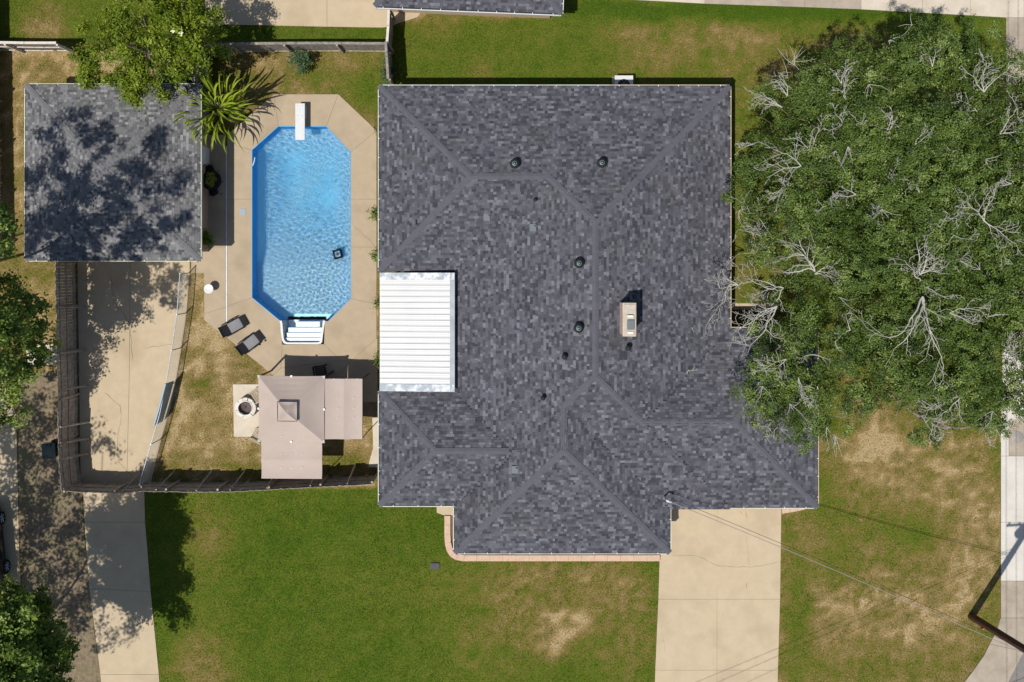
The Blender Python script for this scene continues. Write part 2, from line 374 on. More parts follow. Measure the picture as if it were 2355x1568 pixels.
def ground():
    step = 0.25; x0, x1, y0, y1 = -40.0, 40.0, -36.0, 30.0
    xs = np.arange(x0, x1 + .01, step); ys = np.arange(y0, y1 + .01, step)
    X, Y = np.meshgrid(xs, ys); nx = len(xs); ny = len(ys)
    dx, dy = W2D(X, Y); dry = dryness(dx, dy)
    Z = (val_noise(X, Y, 11, 1.1) - .5) * .012
    V = np.stack([X, Y, Z], -1).reshape(-1, 3); I = np.arange(nx * ny).reshape(ny, nx)
    F = np.stack([I[:-1, :-1], I[:-1, 1:], I[1:, 1:], I[1:, :-1]], -1).reshape(-1, 4)
    cx = (X[:-1, :-1] + step / 2).ravel(); cy = (Y[:-1, :-1] + step / 2).ravel()
    ddx, ddy = W2D(cx, cy)
    hole = in_poly(ddx, ddy, [(634, 278), (756, 278), (819, 345), (819, 692), (762, 800), (636, 800), (568, 690), (568, 340)])
    F = F[~hole]
    # skirt out to the horizon
    B = 900.0; o = len(V)
    V = np.vstack([V, [(-B, -B, 0), (B, -B, 0), (B, B, 0), (-B, B, 0)]])
    c = [I[0, 0], I[0, -1], I[-1, -1], I[-1, 0]]
    for k in range(4):
        F = np.vstack([F, [(o + k, o + (k + 1) % 4, c[(k + 1) % 4], c[k])]])
    dd = np.concatenate([dry.ravel(), [.4] * 4])
    g = obj('ground', np_mesh('ground', V, F, 'ground_turf', {'dry': ('POINT', dd)}, smooth=True))
    tag(g, 'mown turf and bare earth that the whole plot lies on', kind='structure')
ground()

def hard(poly): HARD.append([tuple(p) for p in poly])
def slab_set(name, label, polys, material, top=0.035, gap=0.007, base='joint', kind='structure', names='slab', thick=0.12):
    """a paved surface: one slab object per piece over a slightly lower dark bed"""
    root = bpy.data.objects.new(name, None); col.objects.link(root); tag(root, label, kind=kind)
    b = MB()
    for i, pl in enumerate(polys):
        q = [P(*p).to_2d() for p in pl]
        b.prism(inset(q, 0.001), -thick, top - 0.02, bottom=False)
        MB().prism(inset(q, gap), -thick * .5, top + R.uniform(-.002, .002), bottom=False).build(names, material if isinstance(material, str) else material[i], root)
        hard(pl)
    b.build('joint_bed', base, root)
    return root
def crack(parent, pts, w=0.014, z=0.0405, m='crack', name='crack'):
    b = MB(); q = []
    for (xa, ya), (xb, yb) in zip(pts, pts[1:]):
        n = max(2, int(math.hypot(xb - xa, yb - ya) / 7))
        for i in range(n):
            t = i / n; q.append(P(xa + (xb - xa) * t + R.uniform(-1.3, 1.3), ya + (yb - ya) * t + R.uniform(-1.3, 1.3)))
    q.append(P(*pts[-1])); L_, R_ = [], []
    for i, p in enumerate(q):
        t = (q[min(i + 1, len(q) - 1)] - q[max(i - 1, 0)]).normalized(); n = Vector((-t.y, t.x, 0)); ww = w * R.uniform(.35, 1) * (.3 if i in (0, len(q) - 1) else 1)
        L_.append((p.x + n.x * ww, p.y + n.y * ww, z)); R_.append((p.x - n.x * ww, p.y - n.y * ww, z))
    for i in range(len(q) - 1): b.quad(R_[i], R_[i + 1], L_[i + 1], L_[i])
    return b.build(name, m, parent)

# --- paved surfaces
yard = slab_set('driveway', 'wide cracked concrete yard between garage and plank fence', [
    [(178, 575), (300, 575), (298, 860), (292, 1114), (186, 1114)],
    [(300, 575), (437, 575), (437, 628), (430, 720), (418, 800), (405, 880), (392, 940), (372, 1010), (346, 1114), (292, 1114), (298, 860)]], 'concrete')
for c_ in ([(314, 715), (300, 765), (306, 830)], [(240, 902), (262, 920), (277, 933), (279, 960), (271, 1005), (270, 1040)], [(270, 1060), (296, 1085), (320, 1108)], [(210, 830), (214, 850)], [(255, 630), (262, 690), (300, 745)], [(330, 800), (400, 790)]):
    crack(yard, c_, 0.009)
crack(yard, [(243, 966), (236, 985)], 0.05, m='rust', name='rust_stain')
drive2 = slab_set('driveway', 'narrow curving concrete driveway leading down from the plank gate', [
    [(190, 1114), (332, 1114), (334, 1200), (195, 1200)], [(195, 1200), (334, 1200), (340, 1270), (347, 1360), (206, 1352), (200, 1280)],
    [(206, 1352), (347, 1360), (358, 1470), (366, 1550), (231, 1550), (220, 1460)], [(231, 1550), (366, 1550), (376, 1700), (246, 1700)]], 'concrete')
drive3 = slab_set('driveway', 'broad pale concrete front driveway running from the garage wing', [
    [(1500, 1150), (1650, 1150), (1650, 1276), (1648, 1377), (1513, 1377), (1516, 1288), (1519, 1276), (1500, 1276)], [(1650, 1150), (1796, 1150), (1793, 1377), (1648, 1377)],
    [(1513, 1377), (1648, 1377), (1648, 1540), (1506, 1540)], [(1648, 1377), (1793, 1377), (1788, 1540), (1648, 1540)], [(1506, 1540), (1648, 1540), (1646, 1750), (1500, 1750)], [(1648, 1540), (1788, 1540), (1784, 1750), (1646, 1750)]], 'concrete', gap=0.005)
crack(drive3, [(1545, 1277), (1600, 1277), (1650, 1300), (1720, 1304), (1760, 1298), (1795, 1290)], 0.006)
crack(drive3, [(1716, 1230), (1722, 1300)], 0.006); crack(drive3, [(1520, 1440), (1528, 1500)], 0.005)
for q in ([(1713, 1175), (1717, 1192)], [(1703, 1176), (1705, 1183)], [(1716, 1340), (1717, 1352)]): crack(drive3, q, 0.028, m='rust', name='rust_stain')

deck = slab_set('pool_deck', 'tan concrete deck with radial joints around the swimming pool', [
    [(640, 291), (750, 291), (778, 217), (630, 217)], [(750, 291), (806, 350), (866, 300), (778, 217)],
    [(806, 350), (806, 458), (866, 458), (866, 300)], [(806, 458), (806, 568), (866, 568), (866, 458)], [(806, 568), (806, 686), (866, 699), (866, 568)],
    [(806, 686), (866, 699), (866, 778), (805, 832), (782, 828), (745, 791), (747, 738), (755, 738)],
    [(649, 792), (745, 791), (782, 828), (646, 846)], [(580, 684), (645, 738), (649, 792), (646, 846), (628, 862), (523, 778), (523, 704)],
    [(580, 458), (580, 684), (523, 704), (523, 458)], [(580, 345), (580, 458), (523, 458), (523, 330)], [(640, 291), (630, 217), (523, 310), (523, 330), (580, 345)],
    [(519, 310), (519, 458), (440, 458), (440, 310)], [(519, 458), (519, 568), (440, 568), (440, 458)], [(519, 568), (519, 707), (470, 721), (470, 628), (440, 628), (440, 568)], [(519, 707), (519, 775), (470, 736), (470, 721)]], 'deck_concrete', gap=0.005)
hard(POOL); hard(STEPS)
crack(deck, [(806, 512), (850, 552), (866, 572)], 0.006); crack(deck, [(523, 745), (560, 720)], 0.005)
# white drain strip let into the deck
dr = MB()
for y0 in range(336, 770, 31): dr.prism([P(519.6, y0).to_2d(), P(522.6, y0).to_2d(), P(522.6, min(y0 + 30.6, 774)).to_2d(), P(519.6, min(y0 + 30.6, 774)).to_2d()], 0.0, 0.043)
dr.build('drain_strip', 'white_plastic', deck)
lid = MB(); a_ = P(559, 487); lid.box((a_.x, a_.y, .034), (.30, .33, .03)); lid.box((a_.x, a_.y, .052), (.25, .28, .012)); lid.box((a_.x, a_.y, .060), (.05, .05, .01))
tag(lid.build('skimmer_lid', 'lid_grey', deck), 'square grey skimmer cover')

patio = slab_set('patio', 'concrete patio shaded by the canvas gazebo beside the house', [
    [(628, 862), (646, 846), (782, 828), (805, 832), (744, 900), (720, 924), (628, 924)], [(805, 832), (866, 778), (868, 778), (868, 924), (720, 924), (744, 900)]], 'deck_concrete', gap=0.006)
pad = slab_set('fire_pit_pad', 'pale concrete pad in the dry grass under the fire pit', [[(536, 883), (690, 883), (692, 1004), (538, 1004)]], 'pale_concrete', top=0.05)
# raised edge of the pad
hard([(745, 924), (868, 924), (868, 958), (745, 958)])
so = MB(); so.prism(gp([(720, 926), (868, 926), (868, 956), (720, 956)]), -.05, .012); tag(so.build('soil_bed', 'soil'), 'bare brown soil strip beside the patio', kind='structure')

# pavements, street, neighbours' paving
nb_drive = slab_set('driveway', "neighbour's pale concrete driveway along the top edge", [
    [(1380, -160), (1620, -160), (1620, 9), (1380, -4)], [(1620, -160), (1850, -160), (1850, 17), (1620, 9)], [(1850, -160), (1979, -160), (1979, 22), (1850, 17)], [(1979, -160), (2120, -160), (2120, 30), (1979, 22)], [(2120, -160), (2230, -160), (2230, 36), (2120, 30)], [(2230, -160), (2312, -160), (2314, 41), (2230, 36)]],
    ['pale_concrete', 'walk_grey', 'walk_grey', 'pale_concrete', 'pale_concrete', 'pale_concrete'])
nb_patio = slab_set('patio', "neighbour's concrete patio beyond the top plank fence", [[(472, -200), (752, -200), (752, 62), (472, 56)], [(752, -200), (905, -200), (905, 60), (880, 64), (752, 62)], [(905, 15), (980, 15), (960, 40), (905, 58)]], 'concrete')
sw = []
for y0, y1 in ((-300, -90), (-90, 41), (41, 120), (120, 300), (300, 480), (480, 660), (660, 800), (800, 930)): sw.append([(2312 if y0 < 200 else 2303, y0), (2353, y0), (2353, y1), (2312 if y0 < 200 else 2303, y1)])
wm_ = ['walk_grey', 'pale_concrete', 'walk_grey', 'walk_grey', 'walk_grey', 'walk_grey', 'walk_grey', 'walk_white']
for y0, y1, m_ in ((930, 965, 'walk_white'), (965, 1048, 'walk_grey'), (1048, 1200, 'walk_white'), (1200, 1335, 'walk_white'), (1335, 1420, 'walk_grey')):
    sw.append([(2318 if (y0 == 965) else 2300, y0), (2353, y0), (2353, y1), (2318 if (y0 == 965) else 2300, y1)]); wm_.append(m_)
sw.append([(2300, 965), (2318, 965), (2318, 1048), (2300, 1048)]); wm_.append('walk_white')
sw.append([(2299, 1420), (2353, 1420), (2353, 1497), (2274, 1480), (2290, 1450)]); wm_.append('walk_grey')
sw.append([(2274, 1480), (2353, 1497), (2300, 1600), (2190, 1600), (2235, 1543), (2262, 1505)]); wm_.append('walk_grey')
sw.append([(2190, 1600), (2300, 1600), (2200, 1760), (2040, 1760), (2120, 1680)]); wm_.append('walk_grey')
walk = slab_set('sidewalk', 'concrete sidewalk along the street at the right edge', sw, wm_, top=0.045)
st = MB(); st.prism(gp([(2353, -600), (2900, -600), (2900, 2400), (2000, 2400), (2040, 1760), (2200, 1760), (2300, 1600), (2353, 1497)]), -.2, -.0, bottom=False)
st = st.build('street', 'asphalt'); tag(st, 'grey street surface at the lower right corner', kind='structure')
st.location.z = .02
hard([(2353, -600), (2900, -600), (2900, 2400), (2000, 2400), (2040, 1760), (2200, 1760), (2300, 1600), (2353, 1497)])
mh = P(2338, 1005); m_ = MB().lathe([(0.0, .058), (.20, .058), (.21, .055), (.23, .052), (.30, .052), (.31, .046), (.32, .03)], (mh.x, mh.y, 0), 32)
for k in range(8):
    w = k * math.pi / 4; m_.box((mh.x + .24 * math.cos(w), mh.y + .24 * math.sin(w), .056), (.05, .03, .008), Matrix.Rotation(w, 3, 'Z'))
tag(m_.build('manhole_cover', 'iron'), 'round iron manhole cover set in the grey sidewalk slab', 'manhole cover')
w_drive = slab_set('driveway', "neighbour's shaded concrete driveway at the left edge", [[(-260, 700), (-8, 700), (-4, 850), (38, 950), (42, 1130), (-260, 1130)], [(-260, 1130), (42, 1130), (46, 1300), (-260, 1300)], [(-260, 1300), (46, 1300), (58, 1500), (70, 1760), (-260, 1760)]], 'concrete')
w_pad = slab_set('concrete_pad', 'small concrete pad under the left tree beside the plank fence', [[(60, 796), (138, 790), (146, 836), (64, 842)]], 'pale_concrete')
def litter():
    poly = [(43, 860), (168, 850), (172, 960), (176, 1060), (184, 1114), (188, 1130), (194, 1200), (206, 1352), (220, 1460), (231, 1550), (246, 1720), (72, 1720), (60, 1500), (48, 1300), (43, 1130)]
    b = MB(); b.prism([(p.x + R.uniform(-.05, .05), p.y + R.uniform(-.05, .05)) for p in gp(poly)], -.05, .014, bottom=False)
    tag(b.build('leaf_litter', 'litter'), 'brown leaf litter under the shade trees on the left', kind='structure')
    HARD.append([(60, 870), (160, 860), (170, 1080), (200, 1340), (240, 1720), (90, 1720), (60, 1300)])
litter()
# garage back apron and the walkway by the house corner
stoop = slab_set('stoop', 'tan concrete stoop at the inner corner of the front eave', [[(1004, 1150), (1050, 1150), (1050, 1184), (1020, 1184), (1004, 1178)]], 'concrete', top=.07)
pinkw = slab_set('garden_path', 'small pink paved wedge beside the front driveway corner', [[(1797, 1160), (1815, 1160), (1815, 1178), (1797, 1181)], [(1815, 1160), (1833, 1160), (1833, 1175), (1815, 1178)], [(1833, 1160), (1856, 1160), (1850, 1171), (1833, 1175)]], 'pink_block', names='paver')
ewalk = slab_set('garden_path', 'short tan concrete walk in the recess east of the house', [[(1640, 697), (1700, 697), (1700, 712), (1640, 712)], [(1700, 697), (1790, 697), (1790, 712), (1700, 712)]], 'concrete')
# gravel strip along the house wall
gr = MB(); gr.prism(gp([(856, 960), (872, 960), (872, 1074), (846, 1074), (852, 1050), (858, 1030)]), -.05, .02); tag(gr.build('gravel_strip', 'pale_concrete'), 'pale gravel strip along the west house wall', kind='structure'); hard([(856, 960), (872, 960), (872, 1074), (846, 1074), (852, 1050), (858, 1030)])

# pink block edging of the front bed
edge_o = [(1022, 1184), (1022, 1205), (1022, 1226), (1023, 1247), (1027, 1264), (1035, 1277), (1048, 1285), (1066, 1288)] + [(x, 1288) for x in range(1096, 1520, 30)] + [(1514, 1288)]
edge_i = [(1036, 1184), (1036, 1205), (1036, 1226), (1037, 1244), (1040, 1256), (1046, 1266), (1055, 1272), (1068, 1274)] + [(x, 1274) for x in range(1096, 1520, 30)] + [(1514, 1274)]
er = bpy.data.objects.new('bed_edging', None); col.objects.link(er); tag(er, 'curved pink block edging around the front flower bed', 'edging')
for i in range(len(edge_o) - 1):
    MB().prism(inset([P(*edge_o[i]).to_2d(), P(*edge_o[i + 1]).to_2d(), P(*edge_i[i + 1]).to_2d(), P(*edge_i[i]).to_2d()], .004), -.05, .16 + R.uniform(-.004, .004)).build('edging_block', 'pink_block', er)
hard(edge_o + edge_i[::-1]); hard([(1022, 1184), (1514, 1150), (1514, 1288), (1066, 1288), (1022, 1247)])
bd = MB(); bd.prism(gp([(1036, 1184), (1060, 1184), (1060, 1240), (1514, 1240), (1514, 1276), (1068, 1275), (1046, 1266), (1037, 1244)]), -.05, .03); tag(bd.build('flower_bed', 'soil'), 'dark soil of the front bed below the eave', kind='structure')

# ------------------------------------------------------------------ swimming pool
def pool():
    root = thing('swimming_pool', 'blue elongated octagonal swimming pool with white corner steps', 'swimming pool', P(693, 515))
    root.location.z = 0; off = Vector(root.location)
    q = [P(*p).to_2d() for p in POOL]
    L2 = lambda v: (v[0] - off.x, v[1] - off.y, v[2])
    # wall
    wb = MB(); n = len(q)
    for i in range(n):
        a, b = q[i], q[(i + 1) % n]
        if POOL[i] == (755, 738):   # the step opening
            wb.quad(L2((*b, -2.6)), L2((*a, -2.6)), L2((*a, -1.02)), L2((*b, -1.02))); continue
        wb.quad(L2((*b, -2.6)), L2((*a, -2.6)), L2((*a, .03)), L2((*b, .03)))
    w = wb.build('liner_wall', 'liner', root); w.cycles.is_caustics_receiver = True
    # floor with a hopper at the deep end
    def span(y):
        xs = []
        for i in range(n):
            (xa, ya), (xb, yb) = POOL[i], POOL[(i + 1) % n]
            if (ya - y) * (yb - y) <= 0 and ya != yb: xs.append(xa + (xb - xa) * (y - ya) / (yb - ya))
        return min(xs), max(xs)
    rows = np.linspace(291.01, 737.99, 60); K = 24; V = []; F = []
    for y in rows:
        x0, x1 = span(y)
        for k in range(K + 1):
            x = x0 + (x1 - x0) * k / K
            dw = min(x - x0, x1 - x, (y - 291) * 1.0, 1e9) / S
            base = 1.05 + np.clip((610 - y) / 150, 0, 1) * 1.25
            d = min(base, 1.05 + 0.85 * dw) if base > 1.05 else 1.05
            p = P(x, y); V.append(L2((p.x, p.y, -d)))
    for r in range(len(rows) - 1):
        for k in range(K): a = r * (K + 1) + k; F.append((a + K + 1, a + K + 2, a + 1, a))
    fb = MB(); fb.add(V, F, True); f = fb.build('floor', 'liner_floor', root); f.cycles.is_caustics_receiver = True
    # thin white coping bead along the edge
    cb = MB()
    ring = [P(*p) for p in POOL]
    for i in range(n):
        if POOL[i] == (755, 738): continue
        a, b = ring[i], ring[(i + 1) % n]; cb.tube([(a.x - off.x, a.y - off.y, .034), (b.x - off.x, b.y - off.y, .034)], .016, 6)
    cb.build('coping', 'liner', root)
    # moulded white steps
    st = MB(); c0 = P(696, 738); fx = lambda x, y: (P(x, y).x - off.x, P(x, y).y - off.y)
    def tread(x0, x1, y0, y1, z):
        st.prism([fx(x0, y0), fx(x1, y0), fx(x1, y1), fx(x0, y1)], -1.3, z)
    tread(651, 742, 730, 789, -1.05)
    tread(653, 740, 777, 789, -.15); tread(656, 738, 766, 777, -.25); tread(659, 736, 754.5, 766, -.36); tread(675, 730, 741, 754.5, -.48)
    s = st.build('steps', 'step_white', root); s.cycles.is_caustics_receiver = True
    rim = MB()
    pts = [(643, 737), (645, 745), (646, 762), (649, 782), (653, 789), (660, 791), (730, 791), (738, 790), (741, 785), (744, 762), (746, 748), (748, 737)]
    inn = [(648.5, 737), (650, 746), (651, 762), (653, 779), (656, 785), (661, 787), (729, 787), (734, 786), (737, 782), (740, 762), (741.5, 748), (742.5, 737)]
    for i in range(len(pts) - 1):
        rim.prism([fx(*pts[i]), fx(*pts[i + 1]), fx(*inn[i + 1]), fx(*inn[i])], -.1, .055)
        rim.quad((*fx(*inn[i]), -1.2), (*fx(*inn[i]), .05), (*fx(*inn[i + 1]), .05), (*fx(*inn[i + 1]), -1.2))
    rim.build('step_rim', 'white_plastic', root)
    return off, q
off, q = pool()
def water():
    n = len(POOL); step = 0.022
    pl = [(p[0], p[1]) for p in POOL]
    poly = [(638, 288), (752, 288), (809, 348), (809, 688), (757, 739), (643, 739), (577, 686), (577, 343)]
    w = gp(poly); xs = [p.x for p in w]; ys = [p.y for p in w]
    gx = np.arange(min(xs), max(xs), step); gy = np.arange(min(ys), max(ys), step)
    X, Y = np.meshgrid(gx, gy); Z = np.full(X.shape, -.11)
    r = np.random.default_rng(4)
    for i in range(40):
        lam = r.uniform(.10, .42); a = r.uniform(0, 6.283)
        ph = (X * math.cos(a) + Y * math.sin(a)) * 6.283 / lam + 1.3 * (val_noise(X, Y, 40 + i, 1.4) * 6)
        Z += .0024 * lam * np.sin(ph) * r.uniform(.3, 1)
    Z = -.11 + (Z + .11) * (.30 + 1.25 * val_noise(X, Y, 91, 1.5))
    # rings spreading from the cleaner's return near the shallow end and from a jet at the deep end
    for (dx, dy, lam, amp, reach) in ((800, 655, .20, .0016, 2.6), (745, 420, .16, .0011, 1.8), (720, 690, .15, .0011, 1.5)):
        c = P(dx, dy); rr = np.hypot(X - c.x, Y - c.y); Z += amp * np.sin(rr * 6.283 / lam) * np.exp(-rr / reach)
    I = np.arange(X.size).reshape(X.shape)
    F = np.stack([I[:-1, :-1], I[:-1, 1:], I[1:, 1:], I[1:, :-1]], -1).reshape(-1, 4)
    cx = (X[:-1, :-1] + step / 2).ravel(); cy = (Y[:-1, :-1] + step / 2).ravel(); keep = in_poly(cx, cy, [tuple(p) for p in w])
    F = F[keep]; used = np.unique(F); mp = np.full(X.size, -1); mp[used] = np.arange(len(used))
    V = np.stack([X, Y, Z], -1).reshape(-1, 3)[used]; F = mp[F]
    o = obj('pool_water', np_mesh('pool_water', V, F, 'water', smooth=True)); o.cycles.is_caustics_caster = True
    tag(o, 'rippled clear water filling the swimming pool', kind='structure')
water()
def step_water():
    b = MB(); q = [P(x, y) for x, y in ((648, 739), (744, 739), (741.5, 762), (738, 787), (654, 787), (650.5, 762))]
    b.add([(p.x, p.y, -.112) for p in q], [tuple(range(5, -1, -1))]); tag(b.build('pool_water', 'calm_water'), 'still shallow water over the white pool steps', kind='structure')
step_water()
def bubbles(n=5200):
    rng = np.random.default_rng(55); k = n // 2
    # a cloud in the middle of the deep end and a streak of air rising across it
    x = np.concatenate([rng.normal(690, 26, k), 640 + rng.random(n - k) * 110 + rng.normal(0, 9, n - k)]); y = np.concatenate([rng.normal(430, 52, k), np.zeros(n - k)])
    y[k:] = 500 - (x[k:] - 640) * 1.25 + rng.normal(0, 22, n - k)
    ok = in_poly(x, y, [(650, 305), (745, 305), (795, 355), (795, 640), (600, 640), (600, 355)]); x, y = x[ok], y[ok]; n = len(x)
    kx = (x - NX) / S; ky = (NY - y) / S; z = rng.uniform(-.55, -.14, n); r = rng.uniform(.006, .014, n)
    o8 = np.array([(1, 0, 0), (-1, 0, 0), (0, 1, 0), (0, -1, 0), (0, 0, 1), (0, 0, -1)], float); f8 = np.array([(0, 2, 4), (2, 1, 4), (1, 3, 4), (3, 0, 4), (2, 0, 5), (1, 2, 5), (3, 1, 5), (0, 3, 5)])
    V = (np.stack([kx, ky, z], 1)[:, None] + o8[None] * r[:, None, None]).reshape(-1, 3); F = (f8[None] + 6 * np.arange(n)[:, None, None]).reshape(-1, 3)
    tag(obj('air_bubbles', np_mesh('air_bubbles', V, F, 'bubble', smooth=True)), 'cloud of fine air bubbles in the deep end of the pool', 'bubbles', kind='stuff')
bubbles()
def water_body():
    poly = [(640.5, 291.5), (749.5, 291.5), (805.5, 350.5), (805.5, 685.5), (754.5, 737.5), (645.5, 737.5), (580.5, 683.5), (580.5, 345.5)]
    b = MB(); b.prism([tuple(p) for p in gp(poly)], -2.58, .028)
    tag(b.build('pool_water', 'water_depth'), 'blue depth of the water in the swimming pool', kind='structure')
water_body()

# diving board
def diving_board():
    c = P(690, 280, .55); t = thing('diving_board', 'white diving board reaching out over the deep end', 'diving board', (c.x, c.y, 0))
    b = MB(); b.box((0, 0, .55), (.465, 1.80, .06)); b.box((0, 0, .583), (.40, 1.72, .008)); b.build('board', 'white_plastic', t)
    for sx in (-.15, .15):
        MB().tube([(sx, .80, .035), (sx, .76, .30), (sx, .62, .50), (sx, .3, .515)], .028, 8).build('support', 'galv', t)
        MB().tube([(sx, .30, .035), (sx, .24, .52)], .026, 8).build('support', 'galv', t)
    f = MB(); f.box((0, .55, .05), (.42, .62, .03)); f.build('base_plate', 'white_plastic', t)
    for y in (.30, .78): 
        for x in (-.12, .12): MB().lathe([(.0, .60), (.022, .60), (.026, .585)], (x, y, 0), 8).build('bolt', 'galv', t)
diving_board()
# pool cleaner lying on the floor
def cleaner():
    c = P(778, 584, -1.0); t = thing('pool_cleaner', 'dark blue boxy cleaner robot on the pool floor', 'pool cleaner', (c.x, c.y, -1.045), math.radians(-75))
    b = MB(); b.box((0, 0, .12), (.34, .30, .14), taper=.85); b.lathe([(.0, .24), (.06, .24), (.08, .20), (.10, .18)], n=14); bo = b.build('body', 'galv', t)
    MB().lathe([(.028, .245), (.055, .245), (.055, .255), (.028, .255)], n=14).build('handle_ring', 'bin_blue', bo)
    for s in (-1, 1):
        k = MB(); k.box((s * .20, 0, .09), (.07, .44, .18)); k.build('track', 'bin_blue', t)
    for s in (-1, 1): MB().tube([(-.17, s * .20, .07), (.17, s * .20, .07)], .05, 8).build('brush', 'bin_blue', t)
    for o in t.children: o.cycles.is_caustics_receiver = True
cleaner()
a, b2, m2 = P(586, 362, .1), P(581, 381, .02), P(584.5, 371, .09)
tag(MB().tube([a, m2, b2], [.026, .026, .024], 8).build('grab_rail', 'white_plastic'), 'short white grab rail at the west pool wall', 'grab rail')

# ------------------------------------------------------------------ hip roofs with single shingles
class Roof:
    def __init__(s, wings, ze, pitch, frame=None):
        s.w = wings; s.ze = ze; s.p = pitch; s.M = frame or Matrix.Identity(4)
    def dist(s, i, x, y):
        x0, x1, y0, y1 = s.w[i]; return np.stack([x - x0, x1 - x, y - y0, y1 - y])     # W,E,S,N eaves
    def hw(s, x, y):
        return np.stack([s.dist(i, x, y).min(0) - 2e-4 * i for i in range(len(s.w))])
    def z(s, x, y):
        return s.ze + s.p * float(max(s.hw(np.array([x]), np.array([y]))[:, 0]))
    def world(s, v): return s.M @ Vector(v)

def build_roof(rf, parent, mat_name, seed, caps, vis=None, n_single=300, cap_half=0.145):
    rng = np.random.default_rng(seed); M = np.array(rf.M)
    # deck below the shingles
    b = MB()
    for i, (x0, x1, y0, y1) in enumerate(rf.w):
        hx, hy = (x1 - x0) / 2, (y1 - y0) / 2; h = min(hx, hy); z0 = rf.ze - .03 - .004 * i; zr = z0 + h * rf.p
        if hx >= hy: A, B = (x0 + h, y0 + h, zr), (x1 - h, y0 + h, zr)
        else: A, B = (x0 + h, y0 + h, zr), (x0 + h, y1 - h, zr)
        c = [(x0, y0, z0), (x1, y0, z0), (x1, y1, z0), (x0, y1, z0)]
        vs_ = [rf.world(v) for v in c + [A, B]]
        if hx >= hy: fs = [(0, 1, 5, 4), (1, 2, 5), (2, 3, 4, 5), (3, 0, 4), (3, 2, 1, 0)]
        else: fs = [(0, 1, 4), (1, 2, 5, 4), (2, 3, 5), (3, 0, 4, 5), (3, 2, 1, 0)]
        b.add(vs_, fs)
    roof = b.build('roof', 'roof_deck', parent)
    EXP = 0.122; allV = []; tints = []
    for i, (x0, x1, y0, y1) in enumerate(rf.w):
        h = min(x1 - x0, y1 - y0) / 2
        for side in range(4):
            ln = (y1 - y0) if side < 2 else (x1 - x0)
            nr = int(h / EXP) + 1
            for r in range(nr):
                v0 = r * EXP - .02
                nt_ = int(ln / .12) + 6; wd = rng.choice([.11, .13, .16, .19, .24, .30], nt_, p=[.18, .22, .22, .18, .12, .08]) * rng.uniform(.9, 1.1, nt_)
                e = np.concatenate([[0], np.cumsum(wd)]) - rng.uniform(0, .3); u0 = e[:-1]; u1 = e[1:]
                k = (u0 < ln) & (u1 > 0); u0 = np.maximum(u0[k], 0); u1 = np.minimum(u1[k], ln)
                vc = v0 + EXP * .5; uc = (u0 + u1) / 2
                def xy(u, v):
                    if side == 0: return x0 + v + 0 * u, y0 + u
                    if side == 1: return x1 - v + 0 * u, y0 + u
                    if side == 2: return x0 + u, y0 + v + 0 * u
                    return x0 + u, y1 - v + 0 * u
                X, Y = xy(uc, np.full_like(uc, max(vc, .01)))
                d = rf.dist(i, X, Y); own = d[side] <= d.min(0) + .03
                hh = rf.hw(X, Y); own &= hh[i] >= hh.max(0) - 1e-5
                if vis is not None: own &= vis(X, Y)
                if not own.any(): continue
                u0, u1 = u0[own] + .002, u1[own] - .002; n = len(u0)
                t = np.where(rng.random(n) < .45, .019, .010) + rng.uniform(-.0015, .0015, n)
                P8 = np.zeros((n, 8, 3))
                v1 = v0 + EXP * 1.25
                for j, (uu, vv, top) in enumerate(((u0, v0, 0), (u1, v0, 0), (u1, v1, 0), (u0, v1, 0), (u0, v0, 1), (u1, v0, 1), (u1, v1, 1), (u0, v1, 1))):
                    px, py = xy(uu, np.full(n, vv)); P8[:, j, 0] = px; P8[:, j, 1] = py
                    zz = rf.ze + rf.p * vv; P8[:, j, 2] = zz + ((t if vv == v0 else t * .25) if top else -.02)
                if side in (0, 3): P8 = P8[:, [1, 0, 3, 2, 5, 4, 7, 6]]
                allV.append(P8)
                tv = np.clip(rng.choice([.12, .32, .5, .68, .9], n, p=[.16, .28, .27, .20, .09]) + rng.uniform(-.07, .07, n), 0, 1)
                tints.append(tv)
    V = np.concatenate(allV); T = np.concatenate(tints)
    V = V @ M[:3, :3].T + M[:3, 3]
    dist = np.linalg.norm(V[:, 4] - np.array([0, 0, H]), axis=1); order = np.argsort(dist)
    single, rest = order[:n_single], order[n_single:]
    FT = np.array([(4, 5, 6, 7), (0, 1, 5, 4), (1, 2, 6, 5), (3, 0, 4, 7)])
    for i in single:
        c = V[i].mean(0); me = np_mesh('shingle', V[i] - c, FT, mat_name, {'tint': ('FACE', np.full(4, T[i]))})
        o = obj('shingle', me, roof); o.location = c
    n = len(rest)
    F = (FT[None] + (np.arange(n) * 8)[:, None, None]).reshape(-1, 4)
    o = obj('shingles', np_mesh('shingles', V[rest].reshape(-1, 3), F, mat_name, {'tint': ('FACE', np.repeat(T[rest], 4))}), roof)
    tag(o, kind='stuff')
    # ridge and hip caps: overlapping folded pieces
    for i, which in caps.items():
        x0, x1, y0, y1 = rf.w[i]; hx, hy = (x1 - x0) / 2, (y1 - y0) / 2; h = min(hx, hy); zr = h * rf.p
        if hx >= hy: A, B = Vector((x0 + h, y0 + h, zr)), Vector((x1 - h, y0 + h, zr)); hips = {'SW': (0, A), 'SE': (1, B), 'NE': (2, B), 'NW': (3, A)}
        else: A, B = Vector((x0 + h, y0 + h, zr)), Vector((x0 + h, y1 - h, zr)); hips = {'SW': (0, A), 'SE': (1, A), 'NE': (2, B), 'NW': (3, B)}
        c = [Vector((x0, y0, 0)), Vector((x1, y0, 0)), Vector((x1, y1, 0)), Vector((x0, y1, 0))]
        segs = [(c[hips[k][0]], hips[k][1], .7071) for k in which if k != 'R'] + ([(A, B, 1.0)] if 'R' in which else [])
